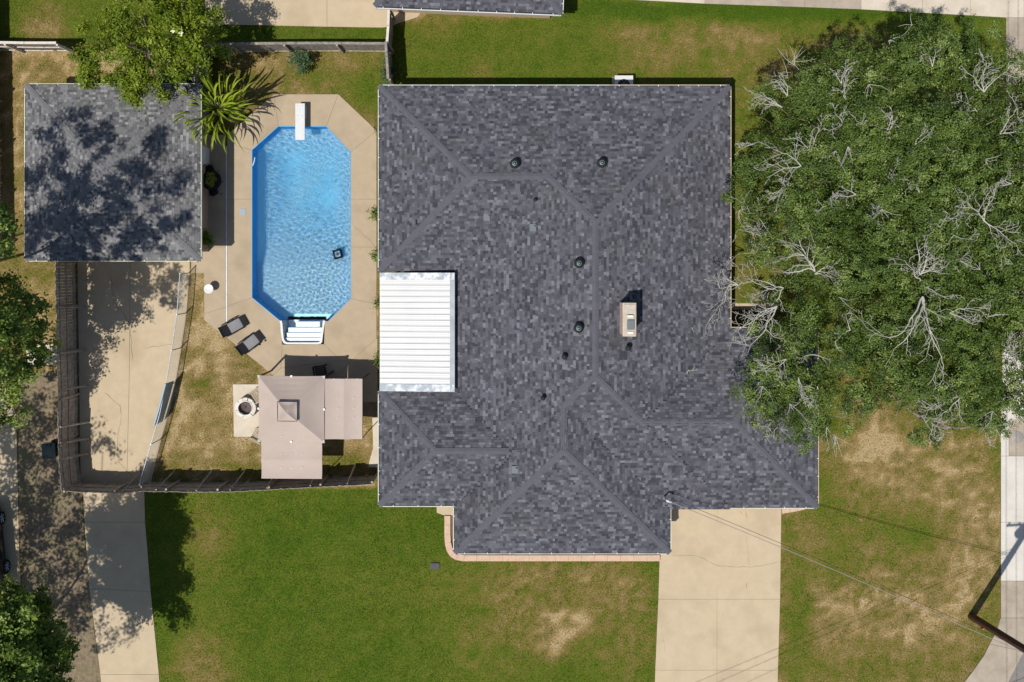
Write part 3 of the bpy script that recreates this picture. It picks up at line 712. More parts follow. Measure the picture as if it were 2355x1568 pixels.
        for a, e, f in segs:
            L_ = (e - a).length
            if L_ < .3: continue
            n = int(L_ / .2); d = (e - a) / n; hd = Vector((d.x, d.y, 0)).normalized(); nn = Vector((-hd.y, hd.x, 0)); cb = MB(); got = 0
            drop = rf.p * cap_half * f
            for k in range(n):
                m = a + d * (k + .5)
                hv = rf.hw(np.array([m.x]), np.array([m.y]))[:, 0]
                if hv[i] < hv.max() - .03: continue
                if vis is not None and not vis(np.array([m.x]), np.array([m.y]))[0]: continue
                sd = [rf.hw(np.array([m.x + nn.x * q_ * .3]), np.array([m.y + nn.y * q_ * .3]))[:, 0].max() for q_ in (-1, 1)]
                if max(sd) > hv.max() - .04: continue      # not a convex fold here
                got += 1; p0 = a + d * (k - .15); p1 = a + d * (k + 1)
                z0, z1 = rf.ze + p0.z + .040, rf.ze + p1.z + .026
                if f < 1: z0, z1 = rf.ze + p0.z + .040, rf.ze + p1.z + .026
                for s_ in (-1, 1):
                    q = [rf.world((p0.x, p0.y, z0)), rf.world((p1.x, p1.y, z1)), rf.world((*(p1 + nn * s_ * cap_half).to_2d(), z1 - drop)), rf.world((*(p0 + nn * s_ * cap_half).to_2d(), z0 - drop))]
                    lo_ = [v - Vector((0, 0, .035)) for v in q]
                    cb.add(q + lo_, [(0, 1, 2, 3) if s_ < 0 else (3, 2, 1, 0), (3, 2, 6, 7), (0, 3, 7, 4), (1, 2, 6, 5)])
            if got: cb.build('ridge_cap', 'ridge_garage' if mat_name == 'shingle_garage' else 'ridge_shingle', roof)
    return roof

def gutter(parent, a, b, z, out, material='gutter_mint', strap=0.92, w=.07):
    """open trough along the eave from a to b (xy), 'out' the outward normal; straps are its sub-parts"""
    a, b, out = Vector(a), Vector(b), Vector(out).normalized(); L_ = (b - a).length; d = (b - a) / L_
    m = MB()
    def strip(o0, z0, o1, z1, mi):
        m.m = mi; p = lambda t, o_, zz: (a.x + d.x * t + out.x * o_, a.y + d.y * t + out.y * o_, zz)
        m.quad(p(0, o0, z0), p(L_, o0, z0), p(L_, o1, z1), p(0, o1, z1))
    strip(.01, z - .01, .01, z - .11, 1); strip(.01, z - .11, w - .02, z - .11, 1); strip(w - .02, z - .11, w - .02, z + .012, 1)
    strip(w - .02, z + .012, w + .018, z + .012, 0); strip(w + .018, z + .012, w + .012, z - .13, 0); strip(w + .012, z - .13, -.01, z - .14, 0); strip(-.01, z - .02, -.01, z - .20, 0)
    g = m.build('gutter', [material, 'gutter_inside'], parent)
    n = max(1, int(L_ / strap))
    for k in range(n):
        p = a + d * (L_ * (k + .5) / n + R.uniform(-.06, .06)) + out * (w * .5 + .01)
        s = obj('gutter_strap', STRAP, g); s.location = (p.x, p.y, z + .022); s.rotation_euler = (0, 0, math.atan2(d.y, d.x))
    return g
STRAP = MB().box((0, 0, 0), (.028, .075, .014)).mesh('gutter_strap', 'white_paint')
def ring_mid(poly):
    n = len(poly); a = sum(poly[i][0] * poly[(i + 1) % n][1] - poly[(i + 1) % n][0] * poly[i][1] for i in range(n)); return poly if a > 0 else poly[::-1]

# ------------------------------------------------------------------ the main house
ZE = 2.6; PITCH = 0.25
def PE(x, y): return P(x, y, ZE)
house = thing('ranch_house', 'sprawling single storey house with dark blue grey shingle hip roof', 'house', (0, 0, 0))
def wing(x0, x1, y0, y1):
    a, b = PE(x0, y1), PE(x1, y0); return (a.x, b.x, a.y, b.y)
WN = wing(873, 1500, 199, 622); WM = wing(1046, 1677, 199, 1170); WSW = wing(873, 1400, 899, 1161); WS = wing(1046, 1539, 668, 1270); WSE = wing(1200, 1878, 756, 1165)
HR = Roof([WM, WN, WS, WSE, WSW], ZE, PITCH)
build_roof(HR, house, 'shingle', 21, {0: ['NE', 'NW', 'R', 'SE', 'SW'], 1: ['NW', 'SW', 'R'], 2: ['SW', 'SE', 'R'], 3: ['SE', 'NE', 'R'], 4: ['NW', 'SW', 'R']})
# eave outline (survey units), clockwise from the north-west corner
EAVE = [(873, 199), (1677, 199), (1677, 756), (1878, 756), (1878, 1165), (1539, 1165), (1539, 1270), (1046, 1270), (1046, 1161), (873, 1161), (873, 899), (1046, 899), (1046, 622), (873, 622)]
ev = [PE(*p).to_2d() for p in EAVE]
MB().prism([tuple(p) for p in inset(ev, .02)], ZE - .16, ZE - .05).build('soffit', 'white_paint', house)
wall = MB(); wi = inset(ev, .55); n_ = len(wi)
for i in range(n_): wall.quad((*wi[i], -.1), (*wi[(i + 1) % n_], -.1), (*wi[(i + 1) % n_], ZE - .12), (*wi[i], ZE - .12))
wall.build('wall', 'brick_wall', house)
for (a, b, out, m_) in (((873, 199), (1400, 199), (0, 1), 'gutter_mint'), ((1400, 199), (1677, 199), (0, 1), 'gutter_rust'), ((1677, 199), (1677, 756), (1, 0), 'gutter_rust'), ((1677, 756), (1878, 756), (0, 1), 'gutter_rust'),
                        ((1878, 756), (1878, 1165), (1, 0), 'gutter_rust'), ((1878, 1165), (1539, 1165), (0, -1), 'gutter_mint'), ((1539, 1165), (1539, 1270), (1, 0), 'gutter_mint'), ((1539, 1270), (1046, 1270), (0, -1), 'gutter_mint'),
                        ((1046, 1270), (1046, 1161), (-1, 0), 'gutter_mint'), ((1046, 1161), (873, 1161), (0, -1), 'gutter_mint'), ((873, 1161), (873, 899), (-1, 0), 'gutter_mint'), ((873, 622), (873, 199), (-1, 0), 'gutter_mint')):
    gutter(house, PE(*a).to_2d(), PE(*b).to_2d(), ZE - .01, out, m_)
# garage door and a few windows and doors in the walls
def wall_piece(name, i, t, w_, z0, z1, m_, proud=.03, parent=None):
    a, b = Vector(wi[i]), Vector(wi[(i + 1) % n_]); d = (b - a).normalized(); o_ = Vector((d.y, -d.x)); p = a.lerp(b, t)
    k = MB().box((p.x + o_.x * proud * .5, p.y + o_.y * proud * .5, (z0 + z1) / 2), (w_, proud, z1 - z0), Matrix.Rotation(math.atan2(d.y, d.x), 3, 'Z'))
    return k.build(name, m_, house if parent is None else parent)
for i in range(n_):
    a, b = Vector(wi[i]), Vector(wi[(i + 1) % n_]); L_ = (b - a).length
    south = abs(a.y - b.y) < .01 and b.x > a.x
    if south and abs(a.y - PE(1600, 1168).y) < .8 and a.x > 6:
        gd = wall_piece('garage_door', i, .42, 4.6, .02, 2.1, 'door_white', .05)
        for k in range(3): wall_piece('panel', i, .42, 4.4, .12 + k * .66, .68 + k * .66, 'door_white', .08, gd)
    elif L_ > 3:
        for t in ((.3, .7) if L_ > 6 else (.5,)):
            w = wall_piece('window', i, t, 1.5, .95, 2.05, 'white_paint', .05); wall_piece('pane', i, t, 1.36, 1.02, 1.98, 'window_glass', .062, w)

def roof_point(dx, dy):
    """world point on the house roof that is seen at survey point (dx,dy)"""
    z = ZE + 1
    for _ in range(8):
        p = P(dx, dy, z); z = HR.z(p.x, p.y)
    return P(dx, dy, z)
# chimney
def chimney():
    zt = 5.3; c = P(1445, 734, zt); x0, x1 = P(1433, 0, zt).x, P(1461, 0, zt).x; y1, y0 = P(0, 698, zt).y, P(0, 772, zt).y
    b = MB(); b.box(((x0 + x1) / 2, (y0 + y1) / 2, 4.05), (x1 - x0, y1 - y0, 2.4)); ch = b.build('chimney', 'stucco', house)
    cr = MB(); cr.box(((x0 + x1) / 2, (y0 + y1) / 2, 5.26), (x1 - x0 + .06, y1 - y0 + .06, .07)); cr.box(((x0 + x1) / 2 + .01, (y0 + y1) / 2, 5.31), (x1 - x0 - .06, y1 - y0 - .06, .05)); cr.build('crown', 'chimney_crown', ch)
    q = P(1449, 745, 5.45); f = MB(); f.box((q.x, q.y, 5.36), (.36, .78, .05)); f.build('flue_base', 'chimney_crown', ch)
    k = MB(); k.box((q.x + .01, q.y - .04, 5.46), (.30, .42, .05)); k.build('flue_cap', 'pipe_grey', ch)
    for s in (-1, 1): MB().box((q.x, q.y + s * .36 - .02, 5.42), (.24, .09, .07)).build('flue_strap', 'white_paint', ch)
    for s in (-1, 1):
        for t in (-1, 1): MB().box((q.x + s * .12, q.y + t * .17 - .04, 5.40), (.03, .03, .1)).build('flue_leg', 'galv', ch)
chimney()
# round turbine vents: one built, the others copied
def vents():
    first = None
    for dx, dy in ((1183, 378), (1382, 376), (1330, 605), (1329, 753)):
        p = roof_point(dx, dy)
        if first is None:
            b = MB(); b.lathe([(.0, .46), (.05, .46), (.12, .44), (.19, .38), (.225, .30), (.215, .22), (.18, .18)], n=20); b.lathe([(.20, .18), (.20, -.12)], n=20)
            first = b.build('roof_vent', 'vent_metal', house)
            for k in range(16):
                w = k * math.pi / 8; f = MB()
                f.tube([(.07 * math.cos(w), .07 * math.sin(w), .463), (.16 * math.cos(w + .15), .16 * math.sin(w + .15), .425), (.232 * math.cos(w + .35), .232 * math.sin(w + .35), .30), (.19 * math.cos(w + .55), .19 * math.sin(w + .55), .19)], .012, 4).build('vane', 'vent_metal', first)
            MB().lathe([(.085, .462), (.115, .462), (.115, .45), (.085, .45)], n=20).build('vent_ring', 'vent_ring', first)
            MB().lathe([(.0, .485), (.035, .485), (.035, .46)], n=10).build('hub', 'vent_ring', first)
            first.location = p
        else:
            o = copy_tree(first, house); o.location = p
vents()
for dx, dy, r_, h_, fl in ((1230, 460, .06, .22, 0), (1122, 497, .05, .16, 1), (1228, 521, .05, .16, 1), (1297, 819, .09, .26, 0), (1442, 799, .09, .34, 0), (1248, 913, .08, .24, 0), (1187, 1077, .045, .16, 1)):
    p = roof_point(dx, dy); b = MB().tube([(p.x, p.y, p.z - .15), (p.x, p.y, p.z + h_)], r_, 10); v = b.build('vent_pipe', 'vent_metal' if not fl else 'pipe_grey', house)
    if not fl: MB().lathe([(.0, .05), (r_ * 1.5, .0), (r_ * 1.45, -.03)], (p.x, p.y, p.z + h_), 12).build('pipe_cap', 'vent_metal', v)
    if fl:
        f = MB(); f.box((p.x - .06, p.y - .05, p.z + .05), (.30, .34, .02), Matrix.Rotation(math.atan(PITCH) * .0, 3, 'X')); f.build('flashing', 'pipe_grey', v)
p = roof_point(956, 512); MB().box((p.x, p.y, p.z + .05), (.06, .20, .16)).build('vent_hood', 'vent_metal', house)

# ------------------------------------------------------------------ white metal patio cover
def patio_cover():
    z0, z1 = 2.70, 2.98
    A, B = P(873, 899, z0), P(1045, 628, z1)
    t = thing('patio_cover', 'white ribbed metal patio cover set into the west roof edge', 'patio cover', (0, 0, 0))
    x0 = P(873, 0, z0).x; x1 = P(1036, 0, z1).x; y0 = P(0, 884, 2.8).y; y1 = P(0, 642, 2.8).y; n = 18; w = (y1 - y0) / n
    for k in range(n):
        b = MB(); ya = y0 + k * w
        prof = [(0.006, -.05), (0.012, .0), (.03, .024), (.055, .026), (.06, .0), (w * .45, .003), (w * .55, .008), (w * .62, .002), (w - .008, .0), (w - .004, -.05)]
        for (pa, za), (pb, zb) in zip(prof, prof[1:]):
            b.quad((x0, ya + pa, z0 + za), (x1, ya + pa, z1 + za), (x1, ya + pb, z1 + zb), (x0, ya + pb, z0 + zb))
        b.build('roof_panel', 'white_metal', t)
    fl = MB(); xe = P(1045.5, 0, z1).x; yt = P(0, 627, 2.9).y; yb = P(0, 900, 2.9).y
    fl.quad((x1 - .03, yb, z1 + .070), (xe, yb, z1 + .062), (xe, yt, z1 + .062), (x1 - .03, yt, z1 + .070)); fl.quad((xe, yb, z1 + .062), (xe, yb, z1 - .2), (xe, yt, z1 - .2), (xe, yt, z1 + .062))
    fl.build('side_flashing', 'flashing', t)
    for (ya, yb_, m_) in ((y1 - .02, yt, 'tar_silver'), (yb, y0 + .02, 'tar_silver')):
        b = MB(); NXs = 60
        for k in range(NXs):
            xa = x0 + (xe - x0 - .01) * k / NXs; xb = x0 + (xe - x0 - .01) * (k + 1) / NXs
            g = lambda x: z0 + (z1 - z0) * (x - x0) / (x1 - x0) + .058
            b.quad((xa, ya, g(xa) + .01), (xb, ya, g(xb) + .01), (xb, yb_, g(xb)), (xa, yb_, g(xa)))
        b.build('end_flashing', m_, t)
    fr = MB(); fr.box(((x0 + .06), (y0 + y1) / 2, z0 - .10), (.09, yt - yb, .14)); fr.build('beam', 'white_paint', t)
    for y in (y0 + .2, (y0 + y1) / 2, y1 - .2): MB().box((x0 + .06, y, z0 / 2 - .09), (.09, .09, z0 - .16)).build('post', 'white_paint', t)
patio_cover()

# ------------------------------------------------------------------ detached garage
ZG = 2.5
a, b = P(60, 597, ZG), P(459, 196, ZG)
GR = Roof([(a.x, b.x, a.y, b.y)], ZG, 0.25)
gar = thing('garage', 'square detached garage with dark hip roof dappled by tree shade', 'garage', (0, 0, 0))
build_roof(GR, gar, 'shingle_garage', 33, {0: ['NW', 'NE', 'SW', 'SE', 'R']}, n_single=300)
gv = [Vector((a.x, a.y)), Vector((b.x, a.y)), Vector((b.x, b.y)), Vector((a.x, b.y))]
MB().prism([tuple(p) for p in inset(gv, .02)], ZG - .15, ZG - .05).build('soffit', 'white_paint', gar)
MB().prism([tuple(p) for p in inset(gv, .40)], -.05, ZG - .12).build('wall', 'brick_wall', gar)
for p, q_, o_ in ((gv[0], gv[1], (0, -1)), (gv[1], gv[2], (1, 0)), (gv[2], gv[3], (0, 1)), (gv[3], gv[0], (-1, 0))): gutter(gar, p, q_, ZG - .01, o_, strap=1.0)
wd = MB(); wd.box(((a.x + b.x) / 2 + 1, a.y + .39, 1.05), (4.6, .04, 2.05)); gd = wd.build('garage_door', 'door_white', gar)
for k in range(4): MB().box(((a.x + b.x) / 2 + 1, a.y + .36, .28 + k * .5), (4.4, .03, .44)).build('panel', 'door_white', gd)
MB().box((b.x - .385, (a.y + b.y) / 2 + 1, 1.02), (.05, .9, 2.0)).build('door', 'door_white', gar)

# ------------------------------------------------------------------ neighbour's house at the top edge
ZN = 2.7
p0, p1 = P(862, 19, ZN), P(1290, 36, ZN)
ang = math.atan2(p1.y - p0.y, p1.x - p0.x)
FR = Matrix.Translation((p0.x, p0.y, 0)) @ Matrix.Rotation(ang, 4, 'Z')
Ln = (p1 - p0).to_2d().length
NR = Roof([(0, Ln, .12, 9.4)], ZN, 0.27, FR)
nbh = thing('neighbour_house', "neighbour's grey shingle roof with white gutter at the top edge", 'house', (0, 0, 0))
build_roof(NR, nbh, 'shingle', 44, {0: ['SE', 'SW']}, vis=lambda x, y: (y < 4.0), n_single=300)
cn = [FR @ Vector(v) for v in ((0, .12, 0), (Ln, .12, 0), (Ln, 9.4, 0), (0, 9.4, 0))]
MB().prism([tuple(p.to_2d()) for p in cn], ZN - .15, ZN - .045).build('soffit', 'white_paint', nbh)
MB().prism([tuple(p) for p in inset([p.to_2d() for p in cn], .45)], -.05, ZN - .12).build('wall', 'stucco', nbh)
od = FR.to_3x3() @ Vector((0, -1, 0)); gutter(nbh, cn[0].to_2d(), cn[1].to_2d(), ZN - .01, (od.x, od.y), 'white_metal', strap=.85, w=.11)
oe = FR.to_3x3() @ Vector((1, 0, 0)); gutter(nbh, cn[1].to_2d(), cn[2].to_2d(), ZN - .01, (oe.x, oe.y), 'white_metal', strap=.85, w=.08)
for t_ in (.25, .7):
    q_ = FR @ Vector((Ln * t_, .12 + .43, 1.5)); MB().box(q_, (1.5, .05, 1.1), Matrix.Rotation(ang, 3, 'Z')).build('window', 'white_paint', nbh)

# ------------------------------------------------------------------ plank fences
def fence(label, pts, inside, height=1.83, wood='fence_wood', rail='fence_wood', pw=.14, gap=.008, post_every=2.4, rails=(.25, .95, 1.60), cap=None, braces=(), group=None, post_up=.0):
    """pts: ground polyline (survey units); inside: +1 when rails and posts are left of the walking direction"""
    w = [P(*p) for p in pts]; t = thing('plank_fence', label, 'fence', w[0], 0, group); o_ = Vector(w[0]); w = [p - o_ for p in w]
    th = .018
    pick = [MB().box((0, 0, 0), (pw, th, h_)).mesh('picket', wood) for h_ in (height, height - .03, height + .02)]
    hs = (height, height - .03, height + .02)
    seg = [(a, b, (b - a).length) for a, b in zip(w, w[1:])]; total = sum(s[2] for s in seg)
    def at(d):
        for a, b, L_ in seg:
            if d <= L_: return a + (b - a) * (d / L_), (b - a) / L_
            d -= L_
        return Vector(w[-1]), (w[-1] - w[-2]).normalized()
    n = int(total / (pw + gap))
    for k in range(n):
        p, d = at((k + .5) * total / n); j = R.randrange(3); q = obj('picket', pick[j], t)
        q.location = (p.x, p.y, hs[j] / 2 + R.uniform(-.02, .01)); q.rotation_euler = (R.uniform(-.012, .012), R.uniform(-.008, .008), math.atan2(d.y, d.x) + R.uniform(-.02, .02))
    for a, b, L_ in seg:
        d = (b - a).normalized(); nn = Vector((-d.y, d.x, 0)) * inside
        for z in rails:
            m = (a + b) / 2 + nn * (th / 2 + .022); MB().box((m.x, m.y, z), (L_ + .02, .038, .085), Matrix.Rotation(math.atan2(d.y, d.x), 3, 'Z')).build('rail', rail, t)
        if cap:
            m = (a + b) / 2 + nn * .03; MB().box((m.x, m.y, height + .035), (L_ + .02, .12, .03), Matrix.Rotation(math.atan2(d.y, d.x), 3, 'Z')).build('cap_rail', cap, t)
    m = max(1, round(total / post_every))
    for k in range(m + 1):
        p, d = at(k * total / m); nn = Vector((-d.y, d.x, 0)) * inside; p = p + nn * .10
        MB().box((p.x, p.y, (height + post_up) / 2 - .05), (.09, .09, height + post_up), Matrix.Rotation(math.atan2(d.y, d.x), 3, 'Z')).build('post', rail, t)
    for frac, reach in braces:
        p, d = at(frac * total); nn = Vector((-d.y, d.x, 0)) * inside
        MB().tube([p + nn * .06 + Vector((0, 0, height - .1)), p + nn * reach + d * R.uniform(.05, .25) + Vector((0, 0, .05))], .045, 4, smooth=False).build('brace', rail, t)
    return t
fence('tall weathered plank fence with braced rails along the concrete yard', [(172, 600), (174, 700), (176, 820), (179, 920), (178, 990), (181, 1060), (186, 1108)], +1, 1.95, braces=[(.2, .5), (.4, .5), (.56, .55), (.72, .6), (.79, .6), (.86, .55)])
fence('wavy dark plank fence closing the back yard from the front lawn', [(186, 1108), (250, 1111), (320, 1112), (365, 1108), (470, 1110), (560, 1109), (650, 1104), (740, 1099), (868, 1093)], +1, 1.85, cap=None, braces=[(.19, .6), (.30, .6), (.43, .6), (.54, .6), (.66, .6), (.80, .6), (.92, .6)])
fence('pale plank fence with three rails at the upper left corner', [(170, 117), (100, 117), (40, 116), (-60, 113)], +1, 1.75, wood='fence_grey', rail='fence_pale', rails=(.15, .85, 1.62), cap='fence_pale')
fence('grey plank fence between the lime tree and the house corner', [(905, 118), (800, 117), (700, 117), (600, 118), (510, 120), (440, 122)], +1, 1.70, wood='fence_grey', cap='fence_grey', rails=(.1,))
fence('plank fence with pale cap running down to the house corner', [(898, 119), (900, 150), (903, 200)], +1, 1.95, cap='fence_grey', wood='fence_wood')
fence("short plank fence from the neighbour's gutter to the fence corner", [(903, 44), (902, 80), (899, 119)], +1, 1.70, cap='fence_pale')
fence('short plank fence beside the garage corner and its wheelbarrow', [(470, 128), (472, 160), (472, 205)], +1, 1.70, wood='fence_wood', rail='fence_grey', cap='fence_grey')
fence('plank fence added at the far left edge to shade the dry strip', [(-2, 118), (0, 300), (3, 480), (5, 580)], +1, 2.05)  # added to cast the dark band of an off-frame neighbouring building
for lab, pts in (("shaded plank fence in the top left corner of the neighbour's lawn", [(-6, -40), (-6, 60), (-5, 112)]),): fence(lab, pts, -1, 1.9)
# braces lying across the pale fence
a, b = P(78, 98, 1.5), P(134, 118, .05); tag(MB().tube([a, b], .055, 4, smooth=False).build('timber_prop', 'fence_wood'), 'dark timber prop leaning on the pale plank fence', 'timber')

# ------------------------------------------------------------------ chain-link fence
def chain_fence():
    pts = [(434, 628), (427, 720), (415, 800), (402, 880), (388, 945), (369, 1010), (343, 1100)]
    w = [P(*p) for p in pts]; t = thing('chain_link_fence', 'low chain-link fence along the right edge of the concrete yard', 'fence', w[0]); o_ = Vector(w[0]); w = [p - o_ for p in w]; hh = 1.2
    MB().tube([p + Vector((0, 0, hh)) for p in w], .021, 6).build('top_rail', 'galv', t)
    tot = []
    for a, b in zip(w, w[1:]):
        n = max(1, round((b - a).length / 1.15))
        for k in range(n): tot.append(a + (b - a) * (k / n))
    tot.append(w[-1])
    for p in tot[::2]: MB().tube([p, p + Vector((0, 0, hh + .03))], .026, 6).build('post', 'galv', t)
    mesh = MB(); r = .0028
    for a, b in zip(w, w[1:]):
        L_ = (b - a).length; d = (b - a) / L_; s = -hh
        while s < L_:
            for sg in (1, -1):
                u0, u1 = s, s + hh; z0, z1 = (0.04, hh) if sg > 0 else (hh, 0.04)
                c0, c1 = max(u0, 0), min(u1, L_)
                if c1 - c0 < .02: continue
                f = lambda u: z0 + (z1 - z0) * (u - u0) / (u1 - u0)
                mesh.tube([a + d * c0 + Vector((0, 0, f(c0))), a + d * c1 + Vector((0, 0, f(c1)))], r, 3, caps=False, smooth=False)
            s += .11
    mesh.build('wire_mesh', 'galv', t)
    MB().tube([w[-1] + Vector((0, 0, hh)), P(325, 1120, 1.75) - o_], .03, 6).build('end_rail', 'white_paint', t)
chain_fence()
def tarp():
    pts = [(404, 874), (396, 905), (388, 934), (378, 968)]; t = thing('privacy_panel', 'pale blue panel hung on the chain-link fence', 'panel', P(390, 925)); o_ = Vector(t.location); b = MB()
    q = [P(*p) - o_ for p in pts]
    for i in range(3):
        a, c = q[i], q[i + 1]; b.quad(a + Vector((-.03, 0, .15)), c + Vector((-.03, 0, .15)), c + Vector((-.03, 0, 1.22)), a + Vector((-.03, 0, 1.22)))
    b.build('panel_sheet', 'blue_tarp', t)
    e = MB(); e.tube([p + Vector((-.03, 0, 1.24)) for p in q], .05, 6); e.build('top_hem', 'blue_tarp', t)
tarp()

# ------------------------------------------------------------------ gazebo
def gazebo():
    ze = 2.25; c = P(669, 940, ze); t = thing('gazebo', 'taupe canvas gazebo with two side awnings beside the patio', 'gazebo', (c.x, c.y, 0)); o_ = Vector((c.x, c.y, 0))
    cs = [P(593, 863, ze) - o_, P(747, 864.5, ze) - o_, P(746, 1017.5, ze) - o_, P(593.5, 1015, ze) - o_]; apex = Vector((0, 0, ze + .82))
    def sagged(cs, apex, f0, f1, name, mat_, zoff=0, n=10, wr=0.0):
        b = MB()
        for i in range(4):
            a, d = cs[i], cs[(i + 1) % 4]; V = []
            for r in range(n + 1):
                f = f0 + (f1 - f0) * r / n
                for k in range(n + 1):
                    s = k / n; p = a.lerp(d, s).lerp(apex, f)
                    sag = -.10 * math.sin(math.pi * s) * math.sin(math.pi * f) * (1 - f) - .035 * math.sin(math.pi * s) * (1 - f) ** 3
                    z = p.z + sag + zoff + wr * math.sin(f * 40 + math.sin(s * 3) * 2 + i) * math.sin(math.pi * s) ** 2
                    inn = 1 - .018 * math.sin(math.pi * s) * (1 - f)
                    V.append((p.x * inn, p.y * inn, z))
            F = [(r * (n + 1) + k, r * (n + 1) + k + 1, (r + 1) * (n + 1) + k + 1, (r + 1) * (n + 1) + k) for r in range(n) for k in range(n)]
            b.add(V, [f_[::-1] for f_ in F], False)
        return b.build(name, mat_, t)
    can = sagged(cs, apex, 0, .80, 'canopy', 'canvas', wr=.0035)
    cap_c = [Vector((p.x * .29, p.y * .29, ze + .74)) for p in cs]
    cap = sagged(cap_c, Vector((0, 0, ze + 1.0)), 0, 1, 'vent_cap', 'canvas', n=6)
    lip = MB(); lip.tube([p + Vector((0, 0, .0)) for p in cap_c] + [cap_c[0]], .014, 4); lip.build('cap_hem', 'black_metal', cap)
    for i in range(4):
        p = cs[i]; q1 = p.lerp(cs[(i + 1) % 4], .045); q2 = p.lerp(cs[i - 1], .045)
        MB().add([p + Vector((0, 0, .02)), q1 + Vector((0, 0, .03)), q2 + Vector((0, 0, .03))], [(0, 1, 2)]) if 0 else None
        b = MB(); b.add([p * 1.012 + Vector((0, 0, .025)), q1 + Vector((0, 0, .045)), q2 + Vector((0, 0, .045))], [(0, 1, 2), (2, 1, 0)]); b.build('corner_patch', 'canvas_patch', can)
        m = p.lerp(cs[(i + 1) % 4], .5); b = MB(); b.box((m.x * .985, m.y * .985, ze + .02), (.09, .09, .03)); b.build('edge_patch', 'canvas_patch', can)
        MB().box((p.x * .97, p.y * .97, ze / 2 + .01), (.07, .07, ze - .04)).build('post', 'black_metal', t)
        a_, b_ = cs[i] * .97, cs[(i + 1) % 4] * .97
        MB().tube([(a_.x, a_.y, ze - .06), (b_.x, b_.y, ze - .06)], .025, 6).build('beam', 'black_metal', t)
        MB().tube([(p.x * .96, p.y * .96, ze - .05), (p.x * .1, p.y * .1, ze + .68)], .018, 5).build('rafter', 'black_metal', t)
    def awning(quad, z_in, z_out, axis, seams, dots):
        q = [P(x, y, z) - o_ for (x, y), z in zip(quad, (z_in, z_in, z_out, z_out))]; b = MB(); n = 14
        V = []
        for r in range(n + 1):
            for k in range(n + 1):
                p = q[0].lerp(q[1], k / n).lerp(q[3].lerp(q[2], k / n), r / n)
                dip = -.05 * abs(math.sin(math.pi * r / n * (seams + 1))) ; edge = .03 * math.sin(k * 2.1) * (1 if r in (0, n) else 0)
                V.append((p.x, p.y, p.z + dip))
        b.add(V, [((r + 1) * (n + 1) + k, (r + 1) * (n + 1) + k + 1, r * (n + 1) + k + 1, r * (n + 1) + k) for r in range(n) for k in range(n)])
        aw = b.build('side_awning', 'canvas', t)
        for (x, y, z) in dots:
            p = P(x, y, z) - o_; MB().lathe([(.0, .010), (.016, .008), (.018, 0)], p, 8).build('grommet', 'canvas_patch', aw)
        for p in (q[2], q[3]): MB().tube([(p.x * .99, p.y * .99, 0.02), (p.x * .99, p.y * .99, p.z - .01)], .022, 6).build('post', 'black_metal', t)
        MB().tube([q[2] - Vector((0, 0, .03)), q[3] - Vector((0, 0, .03))], .02, 6).build('beam', 'black_metal', t)
    awning([(747, 871), (747, 1010), (833, 1010), (833, 871)], 2.22, 2.08, 'x', 1, [(x, y, 2.2) for x in (776, 812) for y in (916, 939, 962)] + [(768, 871, 2.2), (796, 871, 2.17), (822, 871, 2.13)])
    awning([(740, 1013), (600, 1013), (601, 1100), (740, 1101)], 2.22, 2.06, 'y', 1, [(x, y, 2.2) for x in (646, 670, 693) for y in (1044, 1077)] + [(645, 1003, 2.4), (690, 1003, 2.4)])
gazebo()

# ------------------------------------------------------------------ fire pit
def fire_pit():
    c = P(752, 0, 0); c = P(571.5, 934, 0); t = thing('fire_pit', 'round stone fire pit with dark ash bowl on the concrete pad', 'fire pit', (c.x, c.y, .05)); R0 = .52
    for lv in range(3):
        n = 12; z = lv * .18
        b = MB()
        V = []; a0, a1 = -.94 * math.pi / n, .94 * math.pi / n
        for r_, zz in ((R0, .005), (R0, .172), (R0 - .19, .172), (R0 - .19, .005)):
            for k in range(4): w = a0 + (a1 - a0) * k / 3; V.append((r_ * math.cos(w), r_ * math.sin(w), zz))
        F = [(i * 4 + k, i * 4 + k + 1, ((i + 1) % 4) * 4 + k + 1, ((i + 1) % 4) * 4 + k) for i in range(4) for k in range(3)] + [(0, 4, 8, 12), (15, 11, 7, 3)]
        b.add(V, F); me = b.mesh('stone', 'stone_pale' if lv == 2 else 'stone_tan')
        for k in range(n):
            o = obj('stone', me, t); o.location = (R.uniform(-.012, .012), R.uniform(-.012, .012), z); o.rotation_euler = (0, 0, 2 * math.pi * (k + .5 * (lv % 2)) / n + R.uniform(-.02, .02)); s_ = R.uniform(.975, 1.03); o.scale = (s_, s_, 1)
    b = MB().lathe([(.34, .53), (.33, .42), (.29, .34), (.16, .28), (0, .27)], n=28); b.build('ash_bowl', 'ash', t)
    MB().lathe([(.34, .50), (.345, .565), (.37, .565), (.375, .50)], n=28).build('rim_ring', 'white_paint', t)
    MB().tube([(-.05, .0, .28), (-.03, .04, .36)], .02, 6).build('drain_plug', 'black_metal', t)
fire_pit()

